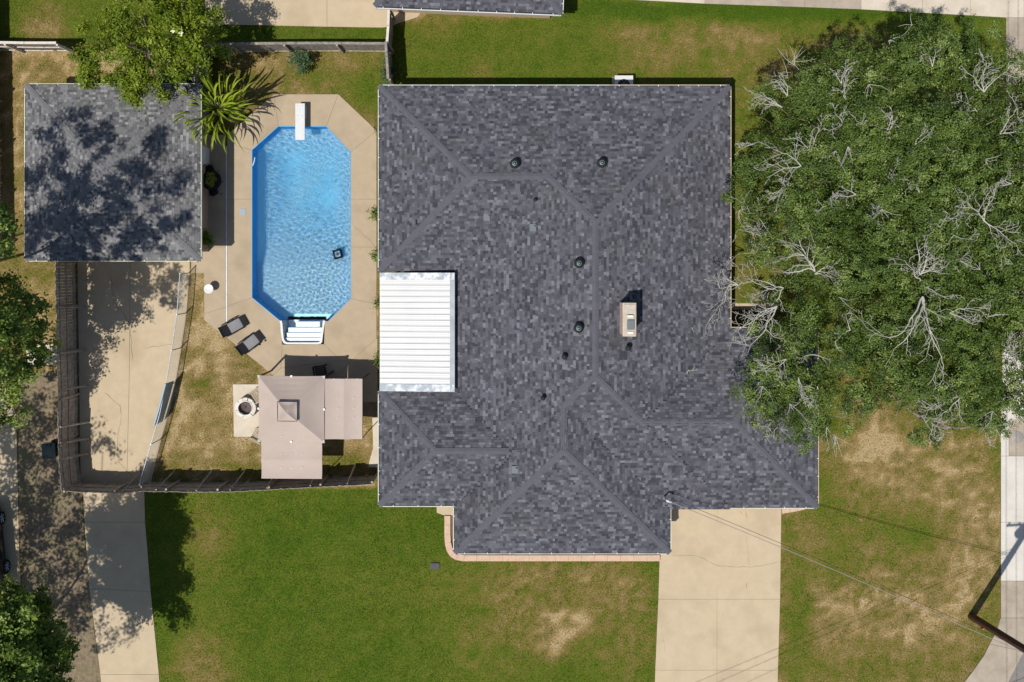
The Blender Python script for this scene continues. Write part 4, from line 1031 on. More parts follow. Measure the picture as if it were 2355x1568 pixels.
# ------------------------------------------------------------------ furniture
def lounger(label, back, foot):
    a, b = P(*back, .35), P(*foot, .25); d = (b - a).to_2d(); L_ = d.length; ang = math.atan2(d.y, d.x); m = (a + b) / 2
    t = thing('lounge_chair', label, 'lounge chair', (m.x, m.y, .037), ang, 'black reclining loungers on the deck'); w = .27
    # profile along x: backrest raised at -x, seat, drooping foot rest
    prof = [(-.66, .74), (-.55, .60), (-.42, .46), (-.28, .33), (-.10, .33), (.12, .35), (.30, .36), (.44, .33), (.58, .24), (.68, .16)]
    def sheet(p0, name, m_):
        b_ = MB(); V = []
        for x, z in p0:
            for k in range(5): y = -w + 2 * w * k / 4; V.append((x, y, z - .03 * math.sin(math.pi * k / 4)))
        b_.add(V, [(i * 5 + k, (i + 1) * 5 + k, (i + 1) * 5 + k + 1, i * 5 + k + 1) for i in range(len(p0) - 1) for k in range(4)], True); b_.build(name, m_, t)
    sheet(prof[:4], 'backrest', 'sling_shade_black'); sheet(prof[3:8], 'seat', 'sling_grey'); sheet(prof[7:], 'foot_rest', 'sling_shade_black')  # backrest and foot rest carry their shade as a darker sling colour
    for s in (-1, 1):
        MB().tube([(x, s * (w + .015), z) for x, z in prof], .016, 6).build('side_rail', 'black_metal', t)
        MB().tube([(-.50, s * (w + .07), .60), (-.30, s * (w + .08), .56), (.10, s * (w + .08), .55), (.20, s * (w + .07), .52)], [.02, .03, .03, .02], 6).build('armrest', 'sling_shade_black', t)
        MB().tube([(-.45, s * (w + .05), .0), (-.05, s * (w + .05), .30), (.22, s * (w + .05), .54)], .014, 6).build('leg', 'black_metal', t)
        MB().tube([(.48, s * (w + .05), .0), (.10, s * (w + .05), .30), (-.48, s * (w + .05), .62)], .014, 6).build('leg', 'black_metal', t)
    for x, z in ((-.45, .012), (.48, .012), (-.66, .74), (.68, .16)): MB().tube([(x, -w - .05, z), (x, w + .05, z)], .014, 6).build('cross_bar', 'black_metal', t)
    t.scale = (.92, .92, .92)
    return t
lounger('black sling lounger lying across the white drain strip', (514, 763), (562, 737))
l2 = lounger('black sling lounger nearer the gazebo, with a cup holder', (554, 805), (597, 772))
MB().lathe([(.0, .46), (.05, .46), (.055, .54), (.05, .54), (.045, .48), (0, .48)], (.42, -.40, 0), 10).build('cup_holder', 'black_metal', l2)
def side_table():
    c = P(480, 664, .48); t = thing('side_table', 'small round white side table at the deck edge', 'side table', (c.x, c.y, .037))
    MB().lathe([(0, .455), (.225, .455), (.235, .465), (.235, .48), (.225, .487), (.20, .478), (0, .478)], n=28).build('table_top', 'white_plastic', t)
    for k in range(3): w = k * 2.094 + .4; MB().tube([(.12 * math.cos(w), .12 * math.sin(w), .455), (.17 * math.cos(w), .17 * math.sin(w), .0)], .014, 6).build('leg', 'black_metal', t)
side_table()
def bistro():
    c = P(487, 415, .7); t = thing('bistro_table', 'round black iron bistro table in the shade of the garage', 'table', (c.x, c.y, .037))
    MB().lathe([(.46, .70), (.49, .70), (.49, .72), (.46, .72), (.46, .70)], n=32).build('rim', 'black_metal', t)
    for r_ in (.12, .24, .36): MB().lathe([(r_ - .012, .705), (r_ + .012, .705), (r_ + .012, .715), (r_ - .012, .715)], n=28).build('ring', 'black_metal', t)
    for k in range(16):
        w = k * math.pi / 8; MB().tube([(0, 0, .71), (.475 * math.cos(w), .475 * math.sin(w), .71)], .012, 4).build('spoke', 'black_metal', t)
    gl = MB().lathe([(0, .698), (.47, .698)], n=28); gl.build('top_plate', 'black_metal', t)
    for k in range(3): w = k * 2.094; MB().tube([(.04 * math.cos(w), .04 * math.sin(w), .68), (.10 * math.cos(w), .10 * math.sin(w), .4), (.36 * math.cos(w), .36 * math.sin(w), 0)], .014, 6).build('leg', 'black_metal', t)
    for lab, (dx, dy), rz in (('black iron bistro chair above the round table', (482, 390), 2.2), ('black iron bistro chair below the round table', (491, 440), -1.2)):
        p = P(dx, dy, .46); ch = thing('bistro_chair', lab, 'chair', (p.x, p.y, .037), rz, 'bistro chairs')
        MB().lathe([(.20, .45), (.235, .45), (.235, .475), (.20, .475), (.20, .45)], n=24).build('seat_rim', 'black_metal', ch)
        MB().lathe([(0, .455), (.205, .455)], n=24).build('seat', 'black_metal', ch)
        for k in range(6): w = k * math.pi / 3; MB().tube([(0, 0, .466), (.21 * math.cos(w), .21 * math.sin(w), .466)], .009, 4).build('spoke', 'black_metal', ch)
        for sx in (-1, 1):
            for sy in (-1, 1): MB().tube([(sx * .15, sy * .15, .45), (sx * .23, sy * .23, 0)], .012, 5).build('leg', 'black_metal', ch)
        arc = [(.24 * math.cos(w), .24 * math.sin(w), .80 - .05 * abs(w)) for w in np.linspace(-1.1, 1.1, 9)]
        MB().tube([(arc[0][0], arc[0][1], .46)] + arc + [(arc[-1][0], arc[-1][1], .46)], .012, 6).build('backrest', 'black_metal', ch)
        for w in (-.5, 0, .5): MB().tube([(.23 * math.cos(w), .23 * math.sin(w), .46), (.24 * math.cos(w), .24 * math.sin(w), .79)], .008, 5).build('back_bar', 'black_metal', ch)
bistro()
def patio_chair(label, d, rz, m_='chair_taupe', z=.05):
    p = P(*d); t = thing('patio_chair', label, 'chair', (p.x, p.y, z), rz)
    for k in range(6): MB().box((-.23 + k * .092, 0, .40 + .01 * k), (.075, .48, .018)).build('seat_slat', m_, t)
    for k in range(6): MB().box((-.30 - k * .025, -.21 + k * .0, .48 + k * .075), (.018, .001, .001)) if 0 else MB().box((-.32, -.20 + k * .08, .68), (.018, .065, .56), Matrix.Rotation(-.28, 3, 'Y')).build('back_slat', m_, t)
    for s in (-1, 1):
        MB().box((-.02, s * .29, .60), (.60, .09, .02)).build('armrest', m_, t)
        MB().box((.24, s * .27, .29), (.045, .045, .60)).build('leg', m_, t); MB().box((-.28, s * .27, .29), (.045, .045, .60)).build('leg', m_, t)
        MB().box((0, s * .245, .38), (.56, .03, .06)).build('side_rail', m_, t)
patio_chair('taupe slatted chair above the fire pit, half under the gazebo', (599, 905), math.radians(215))
patio_chair('taupe slatted chair below the fire pit, half under the gazebo', (600, 996), math.radians(150))
patio_chair('dark patio chair in the gazebo shadow by the pool deck', (741, 850), math.radians(100), 'black_metal', .037)

# ------------------------------------------------------------------ bin, car, air conditioner, boxes
def bin_():
    c = P(136, 1027, 0); t = thing('wheeled_bin', 'dark blue wheeled bin outside the plank fence', 'bin', (c.x, c.y, 0), math.radians(4))
    b = MB(); b.box((0, 0, .53), (.50, .56, .92)); b2_ = MB()
    V = [(-.23, -.25, .08), (.23, -.25, .08), (.23, .25, .08), (-.23, .25, .08), (-.30, -.34, 1.0), (.30, -.34, 1.0), (.30, .34, 1.0), (-.30, .34, 1.0)]
    b2_.add(V, [(3, 2, 1, 0), (0, 1, 5, 4), (1, 2, 6, 5), (2, 3, 7, 6), (3, 0, 4, 7), (4, 5, 6, 7)]); b2_.build('body', 'bin_blue', t)
    l = MB(); n = 8; V = []
    for i in range(n + 1):
        for k in range(n + 1): x = -.33 + .66 * i / n; y = -.38 + .76 * k / n; V.append((x * (1 - .06 * (abs(y) > .34)), y, 1.02 + .07 * math.cos(x * 4.2) * math.cos(y * 3.6)))
    l.add(V, [(i * (n + 1) + k, (i + 1) * (n + 1) + k, (i + 1) * (n + 1) + k + 1, i * (n + 1) + k + 1) for i in range(n) for k in range(n)], True); l.build('lid', 'bin_blue', t)
    MB().tube([(-.25, .40, .98), (.25, .40, .98)], .02, 6).build('handle', 'bin_blue', t)
    for s in (-1, 1): MB().tube([(s * .20, .26, .12), (s * .27, .26, .12)], .12, 14).build('wheel', 'tyre', t)
bin_()
def car():
    f, r_ = P(0.5, 1191, .33), P(12, 1302, .33); d = (f - r_).to_2d(); ang = math.atan2(d.y, d.x); m = (f + r_) / 2; n = Vector((-math.sin(ang), math.cos(ang)))
    wb = d.length / 2; hwid = .74
    c = Vector((m.x, m.y)) + n * hwid      # left of the heading = further from the camera
    t = thing('parked_car', 'dark car parked at the left edge, only its wheels in view', 'car', (c.x, c.y, .035), ang)
    prof = [(-wb - .85, .38), (-wb - .9, .75), (-wb - .75, .95), (-wb - .2, 1.02), (-wb + .25, 1.35), (0, 1.45), (wb - .9, 1.40), (wb - .25, .98), (wb + .45, .88), (wb + .82, .70), (wb + .85, .38)]
    b = MB(); V = []; K = len(prof)
    for y, zf, xf in ((-.80, 0, 1), (-.86, .5, 1), (-.60, 1, .98), (.60, 1, .98), (.86, .5, 1), (.80, 0, 1)):
        for x, z in prof:
            zz = z if zf == 1 else (min(z, .92) if zf == .5 else .28)
            V.append((x * xf, y * (.93 if abs(x) > wb + .7 else 1), zz))
    F = [(i * K + k, i * K + k + 1, (i + 1) * K + k + 1, (i + 1) * K + k) for i in range(5) for k in range(K - 1)] + [tuple(i * K for i in range(6)), tuple(i * K + K - 1 for i in range(5, -1, -1))]
    b.add(V, F, True); b.build('body', 'car_paint', t)
    g = MB(); g.box((-.15, 0, 1.19), (1.9, 1.40, .26), taper=.8); g.build('side_window', 'car_glass', t)
    for x in (-wb, wb):
        for s in (-1, 1):
            w = MB().tube([(x, s * (hwid - .10), .33), (x, s * (hwid + .10), .33)], .33, 22); wo = w.build('wheel', 'tyre', t)
            h = MB(); h.tube([(x, s * (hwid + .085), .33), (x, s * (hwid + .115), .33)], .06, 10)
            for k in range(7): a_ = k * 2 * math.pi / 7; h.tube([(x, s * (hwid + .11), .33), (x + .22 * math.cos(a_), s * (hwid + .11), .33 + .22 * math.sin(a_))], .03, 5)
            h.build('rim', 'alloy', wo)
    for s in (-1, 1):
        MB().box((wb + .74, s * .60, .70), (.18, .30, .12)).build('headlight', 'alloy', t); MB().box((-wb - .84, s * .62, .80), (.10, .26, .14)).build('tail_light', 'red_tag', t)
car()
def aircon():
    c = P(1434, 191, .7); t = thing('air_conditioner', 'white outdoor air conditioner tucked under the north eave', 'air conditioner', (c.x, c.y, 0))
    b = MB(); b.box((0, -.06, .38), (.86, .80, .70)); b.box((0, -.06, .74), (.90, .84, .04)); b.build('cabinet', 'white_metal', t)
    MB().lathe([(0, .763), (.26, .763), (.30, .775), (.31, .763)], (0, -.12, 0), 24).build('fan_shroud', 'black_metal', t)
    for k in range(10): w = k * math.pi / 5; MB().tube([(.05 * math.cos(w), -.12 + .05 * math.sin(w), .785), (.30 * math.cos(w), -.12 + .30 * math.sin(w), .785)], .006, 4).build('guard_wire', 'galv', t)
    MB().box((0, -.06, .02), (1.0, .95, .06)).build('base_pad', 'pale_concrete', t)
aircon()
def valve_box():
    c = P(1000, 1301); t = thing('valve_box', 'black valve box lid set in the front lawn', 'valve box', (c.x, c.y, 0), math.radians(-3))
    b = MB(); b.prism([(-.24, -.13), (-.20, -.17), (.20, -.17), (.24, -.13), (.24, .13), (.20, .17), (-.20, .17), (-.24, .13)], -.05, .06); b.build('frame', 'black_metal', t)
    MB().prism([(-.20, -.10), (-.17, -.13), (.17, -.13), (.20, -.10), (.20, .10), (.17, .13), (-.17, .13), (-.20, .10)], .05, .075).build('lid', 'valve_black', t)
    MB().box((0, -.005, .08), (.08, .03, .012)).build('handle', 'black_metal', t); hard([(985, 1292), (1016, 1292), (1016, 1310), (985, 1310)])
valve_box()
def wheelbarrow():
    c = P(449, 180, .5); t = thing('wheelbarrow', 'dark wheelbarrow with its lit rim painted pale behind the garage', 'wheelbarrow', (c.x, c.y, 0), math.radians(172))
    b = MB(); V = [(-.30, -.22, .30), (.30, -.20, .30), (.30, .20, .30), (-.30, .22, .30), (-.48, -.33, .60), (.42, -.30, .56), (.42, .30, .56), (-.48, .33, .60)]
    b.add(V, [(3, 2, 1, 0), (0, 1, 5, 4), (1, 2, 6, 5), (2, 3, 7, 6), (3, 0, 4, 7)] + [(0, 1, 2, 3)]); b.build('tray', 'black_metal', t)
    MB().tube([V[4], V[5], V[6], V[7], V[4]], .022, 6).build('tray_rim_lit', 'white_paint', t)  # white colour stands in for light on the dark tray's edge
    for s in (-1, 1):
        MB().tube([(.60, s * .06, .18), (.20, s * .20, .28), (-.50, s * .26, .40), (-.85, s * .28, .52)], .02, 6).build('handle', 'chair_taupe', t)
        MB().tube([(-.30, s * .22, .33), (-.38, s * .24, .0)], .016, 6).build('leg', 'black_metal', t)
    MB().tube([(.60, -.05, .18), (.60, .05, .18)], .18, 16).build('wheel', 'tyre', t)
wheelbarrow()

# ------------------------------------------------------------------ utility pole and overhead lines
PB = P(2233, 1417)
LEAN = Vector((-.040, .105, 0))
def pole_at(h): return Vector((PB.x, PB.y, h)) + LEAN * h
def utility_pole():
    t = thing('utility_pole', 'dark wooden utility pole leaning out of the lower right corner', 'utility pole', (PB.x, PB.y, 0)); o_ = Vector((PB.x, PB.y, 0)); Ht = 11.5
    MB().tube([pole_at(h) - o_ for h in np.linspace(-.2, Ht, 12)], list(np.linspace(.19, .12, 12)), 12).build('pole', 'pole_wood', t)
    top = pole_at(10.6) - o_
    MB().box((top.x, top.y, 10.6), (2.4, .10, .12), Matrix.Rotation(.06, 3, 'Z')).build('crossarm', 'pole_wood', t)
    for s in (-1.1, -.6, .6, 1.1): MB().lathe([(.02, .06), (.05, .09), (.035, .13), (.055, .16), (.03, .20), (0, .21)], (top.x + s, top.y, 10.6), 8).build('insulator', 'galv', t)
    q = pole_at(8.8) - o_; MB().lathe([(0, -.45), (.22, -.45), (.24, -.4), (.24, .4), (.22, .45), (.06, .5), (0, .5)], (q.x + .05, q.y + .42, 8.8), 16).build('transformer', 'galv', t)
    MB().tube([pole_at(.3) - o_ + Vector((.18, .08, 0)), pole_at(8.2) - o_ + Vector((.14, .08, 0))], .025, 6).build('ground_wire', 'galv', t)
    k = pole_at(1.4) - o_; MB().box((k.x - .10, k.y - .15, 1.4), (.16, .05, .22), Matrix.Rotation(.6, 3, 'Z')).build('tag', 'red_tag', t)
utility_pole()
def wire(label, a, b, sag, r=.012, m_='cable_black', n=22, name='power_line', group=None):
    pts = []
    for i in range(n + 1):
        s = i / n; p = Vector(a).lerp(Vector(b), s); p.z -= sag * 4 * s * (1 - s); pts.append(p)
    return tag(MB().tube(pts, r, 5).build(name, m_), label, 'power line', group)
mast = roof_point(1527, 1141); MT = mast + Vector((0, 0, .75))
mm = MB().tube([mast - Vector((0, 0, .2)), MT], .045, 8); ms = mm.build('service_mast', 'galv', house); MB().tube([MT, MT + Vector((.1, -.03, .06)), MT + Vector((.2, -.08, -.05))], .06, 8).build('weather_head', 'galv', ms)
wire('grey service cable sagging from the roof mast to the pole', MT + Vector((.1, -.05, -.05)), pole_at(7.0), .55, .015, 'cable_grey')
wire('dark service cable looping beside the grey one at the roof mast', MT + Vector((.05, .12, -.2)), pole_at(6.9) + Vector((0, .15, 0)), .60, .010)
ct = pole_at(10.75)
for i, s in enumerate((-1.1, -.6, .6)):
    wire(('outermost', 'middle', 'innermost')[i] + ' overhead wire along the street, seen by its shadow', ct + Vector((s, 30, 0)), ct + Vector((s, -22, 0)), .5, .012, group='street wires')
for i, (z, dy) in enumerate(((8.0, -11), (7.7, -11.6), (7.2, -12.6))):
    wire(('upper', 'middle', 'lower')[i] + ' cable fanning from the pole over the sidewalk corner', pole_at(z), Vector((-6 + i * .3, PB.y + dy, z)), .8, .010 if i < 2 else .008, group='cables over the corner')

# ------------------------------------------------------------------ vegetation
def leaf_mesh(name, C, Nrm, size, ratio, tint, mat_name, rng, droop=0.0):
    """diamond leaves: centres C, normals Nrm"""
    n = len(C); rv = rng.normal(size=(n, 3)); u = np.cross(Nrm, rv); u /= np.linalg.norm(u, axis=1)[:, None] + 1e-9; v = np.cross(Nrm, u)
    l = (size * rng.uniform(.65, 1.25, n))[:, None]; w = l * ratio
    a = C - u * l * .5; b = C + v * w * .5 + Nrm * l * .06; c = C + u * l * .5 - Nrm * l * droop; d = C - v * w * .5 + Nrm * l * .06
    V = np.stack([a, b, c, d], 1).reshape(-1, 3); F = np.arange(4 * n).reshape(-1, 4)
    return np_mesh(name, V, F, mat_name, {'tint': ('FACE', np.clip(tint, 0, 1))})
def crown_points(lobes, rng, per_area, clump_r, leaves_per, flat=.75, under=.25):
    """lobes: (centre xyz, radius). clumps of leaves gathered on and inside each lobe"""
    Cs, Ns, Ts = [], [], []
    for c, r in lobes:
        m = max(5, int(per_area * r * r))
        d = rng.normal(size=(m, 3)); d[:, 2] = np.where(rng.random(m) < under, -np.abs(d[:, 2]) * .6, np.abs(d[:, 2])); d /= np.linalg.norm(d, axis=1)[:, None]
        rad = r * rng.uniform(.45, 1.08, m) ** .7
        cc = np.array(c) + d * rad[:, None] * np.array([1, 1, flat])
        k = rng.integers(int(leaves_per * .5), int(leaves_per * 1.5) + 1, m); idx = np.repeat(np.arange(m), k); n = len(idx)
        o = rng.normal(size=(n, 3)) * (clump_r * rng.uniform(.6, 1.25, m))[idx][:, None] * np.array([.5, .5, .34])
        p = cc[idx] + o
        nn = rng.normal(size=(n, 3)) * .42 + d[idx] * .85 + np.array([0, 0, .40]) + o * .6; nn /= np.linalg.norm(nn, axis=1)[:, None]
        Cs.append(p); Ns.append(nn); Ts.append((.5 + rng.normal() * .12 + rng.normal(size=m) * .17)[idx] + rng.normal(size=n) * .15)
    return np.concatenate(Cs), np.concatenate(Ns), np.concatenate(Ts)
def limb(b, p0, p1, r0, r1, rng, n=7, wob=.25, sides=7):
    p0, p1 = np.array(p0), np.array(p1); pts = []
    side = rng.normal(size=3) * wob * np.linalg.norm(p1 - p0) * .25
    for i in range(n + 1):
        s = i / n; q = p0 + (p1 - p0) * s + side * math.sin(math.pi * s) + np.array([0, 0, 1]) * .15 * math.sin(math.pi * s) * np.linalg.norm(p1 - p0) * .5
        pts.append(tuple(q))
    b.tube(pts, list(np.linspace(r0, r1, n + 1)), sides)
    return pts
def tree(name, label, base, lobes_d, leaf='tree_leaf', size=.15, ratio=.6, per_area=9, clump=.55, leaves=60, seed=1, trunk_r=.28, fork=.35, group=None, cat='tree', dead=(), flat=.75, limb_k=1.0, twigs=0, sub=0):
    rng = np.random.default_rng(seed); bw = P(*base); t = thing(name, label, cat, (bw.x, bw.y, 0), 0, group); o_ = np.array([bw.x, bw.y, 0])
    lobes = [(np.array(P(dx, dy, h)) - o_, r) for dx, dy, h, r in lobes_d]
    leafy = lobes
    if sub:
        leafy = []
        for c, r in lobes:
            m = int(sub * r * r) + 2; d = rng.normal(size=(m, 3)); d[:, 2] = np.abs(d[:, 2]) * .9 - .15; d /= np.linalg.norm(d, axis=1)[:, None]
            for q in d: leafy.append((c + q * r * rng.uniform(.50, 1.0) * np.array([1, 1, flat]), r * rng.uniform(.30, .48)))
    C, N_, T = crown_points(leafy, rng, per_area, clump, leaves, flat)
    obj('crown', leaf_mesh('crown', C, N_, size, ratio, T, leaf, rng, .08), t)
    zmin = min(c[2] for c, r in lobes); fz = max(1.2, zmin * fork)
    tb = MB(); tb.tube([(0, 0, -.15), (.03, .02, .3), (.02, -.03, fz * .6), (0, 0, fz)], [trunk_r * 1.35, trunk_r * 1.05, trunk_r * .92, trunk_r * .85], 10); tb.build('trunk', 'bark', t)
    # every limb grows on from the nearest limb already there
    joints = [(np.array([0, 0, fz * .92]), trunk_r * .62 * limb_k)]
    for c, r in sorted(lobes, key=lambda q: np.linalg.norm(q[0] - np.array([0, 0, fz]))):
        b = MB(); tip = c - np.array([0, 0, r * .3])
        src, rs = min(joints, key=lambda q: np.linalg.norm(q[0] - tip) + .35 * np.linalg.norm(q[0] - joints[0][0])); r0 = rs * .72; r1 = max(.02, r0 * .6)
        pts = limb(b, src, tip, r0, r1, rng, wob=.5); joints.append((tip, r1))
        for j in range(4):
            s = pts[rng.integers(3, len(pts))]; d = rng.normal(size=3); d[2] = abs(d[2]) * .4; d /= np.linalg.norm(d)
            limb(b, s, np.array(s) + d * r * rng.uniform(.5, .8), r1 * .5, .008, rng, n=4, wob=.5, sides=5)
        b.build('limb', 'bark', t)
    def top(x, y):
        z = None
        for c, r in lobes:
            d2 = (x - c[0]) ** 2 + (y - c[1]) ** 2
            if d2 < r * r: zz = c[2] + flat * math.sqrt(r * r - d2); z = zz if z is None else max(z, zz)
        return z
    for dx, dy, angs, L_ in dead:
        h = 8.5
        for _ in range(4):
            p = P(dx, dy, h); z = top(p.x - o_[0], p.y - o_[1]); h = z + .05 if z is not None else max(5.0, h - 1)
        p = np.array(P(dx, dy, h)) - o_; b = MB()
        sc_ = (H - h) / H / S
        def grow(p, d, L_, r, depth):
            n = max(3, int(L_ / .17)); st = L_ / n; pts = [tuple(p)]; rr = [r]; q = np.array(p); d = d / np.linalg.norm(d); d0 = d.copy()
            for i in range(n):
                d = d * .85 + d0 * .15 + rng.normal(size=3) * np.array([.25, .25, .10]); zt = top(q[0], q[1])
                if zt is not None and q[2] < zt + .02: d[2] += .22
                elif zt is not None and q[2] > zt + .55: d[2] -= .25
                d /= np.linalg.norm(d); q = q + d * st; pts.append(tuple(q)); rr.append(max(.0075, r * (1 - .8 * (i + 1) / n)))
                if depth < 3 and rng.random() < min(.95, (6.0 if depth == 0 else 3.2 if depth == 1 else 1.5) / n):
                    a = rng.choice([-1, 1]) * rng.uniform(.45, 1.05); dd = np.array([d[0] * math.cos(a) - d[1] * math.sin(a), d[0] * math.sin(a) + d[1] * math.cos(a), d[2] + rng.uniform(-.1, .3)])
                    grow(q, dd, L_ * rng.uniform(.28, .62) * (1 - .25 * i / n), rr[-1] * .62, depth + 1)
            b.tube(pts, rr, 5 if depth < 2 else 4, caps=False)
        b_r = .014 + .00020 * L_
        for a in angs[:(3 if L_ > 70 else 2)]:
            a = math.radians(a); grow(p - np.array([0, 0, .25]), np.array([math.cos(a), math.sin(a), .12]), L_ * sc_ * rng.uniform(1.0, 1.3), b_r, 0)
        b.build('dead_branch', 'dead_wood', t)
    if twigs:
        b = MB(); b_cnt = 0
        while b_cnt < twigs:
            c, r = lobes[rng.integers(len(lobes))]; w = rng.uniform(0, 6.283); q = r * math.sqrt(rng.random()) * .95; x, y = c[0] + q * math.cos(w), c[1] + q * math.sin(w); z = top(x, y)
            if z is None or z > c[2] + flat * math.sqrt(max(r * r - q * q, 0)) + .05: b_cnt += .2; continue
            b_cnt += 1; a0 = rng.uniform(0, 6.283)
            for k in range(rng.integers(2, 6)):
                a = a0 + rng.normal() * .7; L_ = rng.uniform(.3, .95); p0 = np.array([x, y, z - .12]); d = np.array([math.cos(a), math.sin(a), rng.uniform(-.05, .45)])
                m_ = p0 + d * L_ * .5 + rng.normal(size=3) * .05; b.tube([p0, m_, p0 + d * L_ + rng.normal(size=3) * .07], [.013, .010, .006], 4, caps=False)
        tag(b.build('bare_twigs', 'dead_wood', t), kind='stuff')
    return t

# --- the live oaks on the right
tree('oak_tree', 'dense live oak with bare grey twigs nearest the house top corner', (1822, 430), [
    (1830, 200, 6.6, 1.5), (1800, 290, 6.6, 1.6), (1775, 390, 6.2, 1.55), (1762, 490, 5.8, 1.5), (1890, 290, 8.2, 2.0), (1900, 175, 7.0, 1.6), (1965, 235, 8.2, 2.0), (1885, 420, 8.5, 2.1), (1985, 370, 8.8, 2.2), (1850, 530, 7.8, 1.9), (1965, 490, 8.8, 2.1), (1738, 330, 5.6, 1.2), (1728, 410, 5.2, 1.2), (1738, 480, 5.2, 1.1), (1740, 570, 5.0, 1.0)],
    'oak_leaf', .088, .60, 27, .23, 60, 101, .34, twigs=26, sub=2.9, dead=[
    (1951, 228, (100, 140, 60), 55), (1951, 285, (160, 185), 50), (1871, 348, (130, 100), 48), (1846, 380, (165, 200), 80), (1827, 421, (215, 190), 50), (1802, 244, (172, 150), 60), (1814, 218, (95, 125), 52), (1735, 330, (180, 215, 150), 36), (1973, 446, (180, 165), 50), (1990, 300, (110,), 40), (1905, 470, (70, 200), 40), (1940, 190, (60, 130), 36), (2030, 468, (200, 250, 310, 60, 120), 44)])
tree('oak_tree', 'tall live oak with forked bare branches by the upper sidewalk', (2150, 420), [
    (2080, 140, 7.5, 1.7), (2150, 110, 7.2, 1.5), (2225, 135, 7.2, 1.6), (2285, 190, 7.2, 1.5), (2075, 235, 8.6, 2.0), (2180, 225, 8.8, 2.1), (2275, 310, 8.8, 2.1), (2370, 290, 8.0, 1.9), (2090, 370, 9.0, 2.2), (2190, 390, 9.3, 2.3), (2300, 440, 9.0, 2.2), (2390, 540, 8.5, 2.2), (2080, 510, 9.0, 2.2), (2190, 550, 9.2, 2.2), (2290, 610, 9.0, 2.1), (2380, 700, 8.5, 2.1), (2020, 150, 7.2, 1.3), (2345, 200, 7.0, 1.5), (2345, 380, 8.6, 1.7), (2350, 480, 8.8, 1.6), (2345, 620, 8.8, 1.6), (2340, 690, 8.6, 1.6)],
    'oak_leaf', .088, .60, 27, .23, 60, 102, .36, twigs=26, sub=2.9, dead=[
    (2270, 209, (95, 150, 60, 30), 72), (2305, 307, (40, 10, 70), 62), (2254, 253, (150, 165), 55), (2049, 307, (80, 110, 150), 44), (2064, 427, (100, 130), 42), (2333, 421, (190, 170), 52), (2226, 471, (200,), 60), (2121, 443, (130, 150, 60), 44), (2270, 507, (160, 330, 80), 78), (2150, 150, (110, 60), 38), (2330, 560, (60, 200), 50), (2110, 330, (20, 70), 36), (2180, 330, (230, 300), 36)])
tree('oak_tree', 'broad live oak with large dead limbs over the lower roof corner', (2010, 770), [
    (1865, 640, 7.0, 1.6), (1960, 600, 8.4, 1.9), (1778, 815, 5.8, 1.55), (1772, 885, 5.2, 1.4), (1835, 925, 5.6, 1.55), (1850, 830, 7.0, 1.7), (1895, 955, 5.4, 1.35), (1930, 730, 8.3, 1.9), (2040, 690, 9.0, 2.2), (1945, 850, 7.4, 1.8), (2040, 800, 8.5, 2.1), (2130, 770, 9.0, 2.1), (2070, 915, 6.6, 1.6), (2150, 890, 7.6, 1.9), (2130, 965, 5.8, 1.25), (2225, 820, 8.3, 2.0), (2225, 920, 6.6, 1.6), (2310, 850, 7.8, 2.0), (2345, 880, 6.8, 1.6), (2280, 940, 5.4, 1.1), (2345, 790, 8.0, 1.6), (1748, 840, 5.5, 1.25), (1800, 945, 5.3, 1.3), (1862, 978, 5.0, 1.05), (1745, 780, 5.5, 1.0), (1850, 890, 6.2, 1.3), (1785, 640, 5.8, .9), (1770, 560, 5.4, .9), (2220, 700, 8.8, 1.9)],
    'oak_leaf', .088, .60, 27, .23, 60, 103, .40, twigs=28, sub=2.9, dead=[
    (1777, 561, (180, 125, 160), 82), (1878, 624, (118, 100, 140), 105), (1878, 630, (20, 350, 60), 66), (1805, 662, (180, 205, 165, 150), 88), (1700, 655, (180, 155, 205, 130, 240), 80), (1790, 705, (228, 215, 245), 105), (2121, 631, (70, 30, 95), 92), (2121, 640, (215, 300), 82), (2128, 683, (255, 235, 275, 330), 150), (1811, 827, (210, 190, 240), 66), (1840, 870, (260, 300, 220, 340), 44), (1884, 890, (280, 230, 60), 36), (1875, 817, (180, 10, 60), 40), (2327, 840, (60, 110, 250), 58), (2216, 912, (212, 240), 82), (2140, 952, (260, 290, 235, 310), 55), (2274, 955, (265, 300), 55), (1905, 985, (250, 290, 200), 34), (1790, 965, (255, 230), 40), (2190, 720, (345, 15), 60), (1960, 760, (200, 120), 44)])
# --- shade trees on the left edge
def SL(sx, sy, h, r, on=0.0):
    """crown lobe at height h whose shade falls at ground point (sx,sy), or on a roof of height 'on'"""
    e = h - on; k = H / (H - h); return (NX + (sx - 14.6 * e - NX) * k, NY + (sy + 15.3 * e - NY) * k, h, r)
tree('shade_tree', 'large leafy tree at the left edge above the plank fence', (24, 820), [
    (66, 740, 5.2, 1.16), (91, 790, 5.0, 0.87), (46, 820, 5.4, 1.25), (-24, 740, 7.0, 1.55), (6, 880, 5.6, 1.16), (-64, 840, 8.0, 1.74), (16, 940, 4.6, 0.77), (-104, 960, 6, 1.25), (6, 680, 6.2, 0.97), (-9, 640, 6.0, 0.77), (56, 690, 5.0, 0.67),
    SL(205, 820, 8, .7), SL(340, 620, 10.5, .8), SL(400, 640, 11.5, .8), SL(385, 690, 11, .6), SL(200, 870, 7.5, .6)],
    'tree_leaf', .17, .62, 13, .40, 84, 111, .26, cat='tree', limb_k=.6)
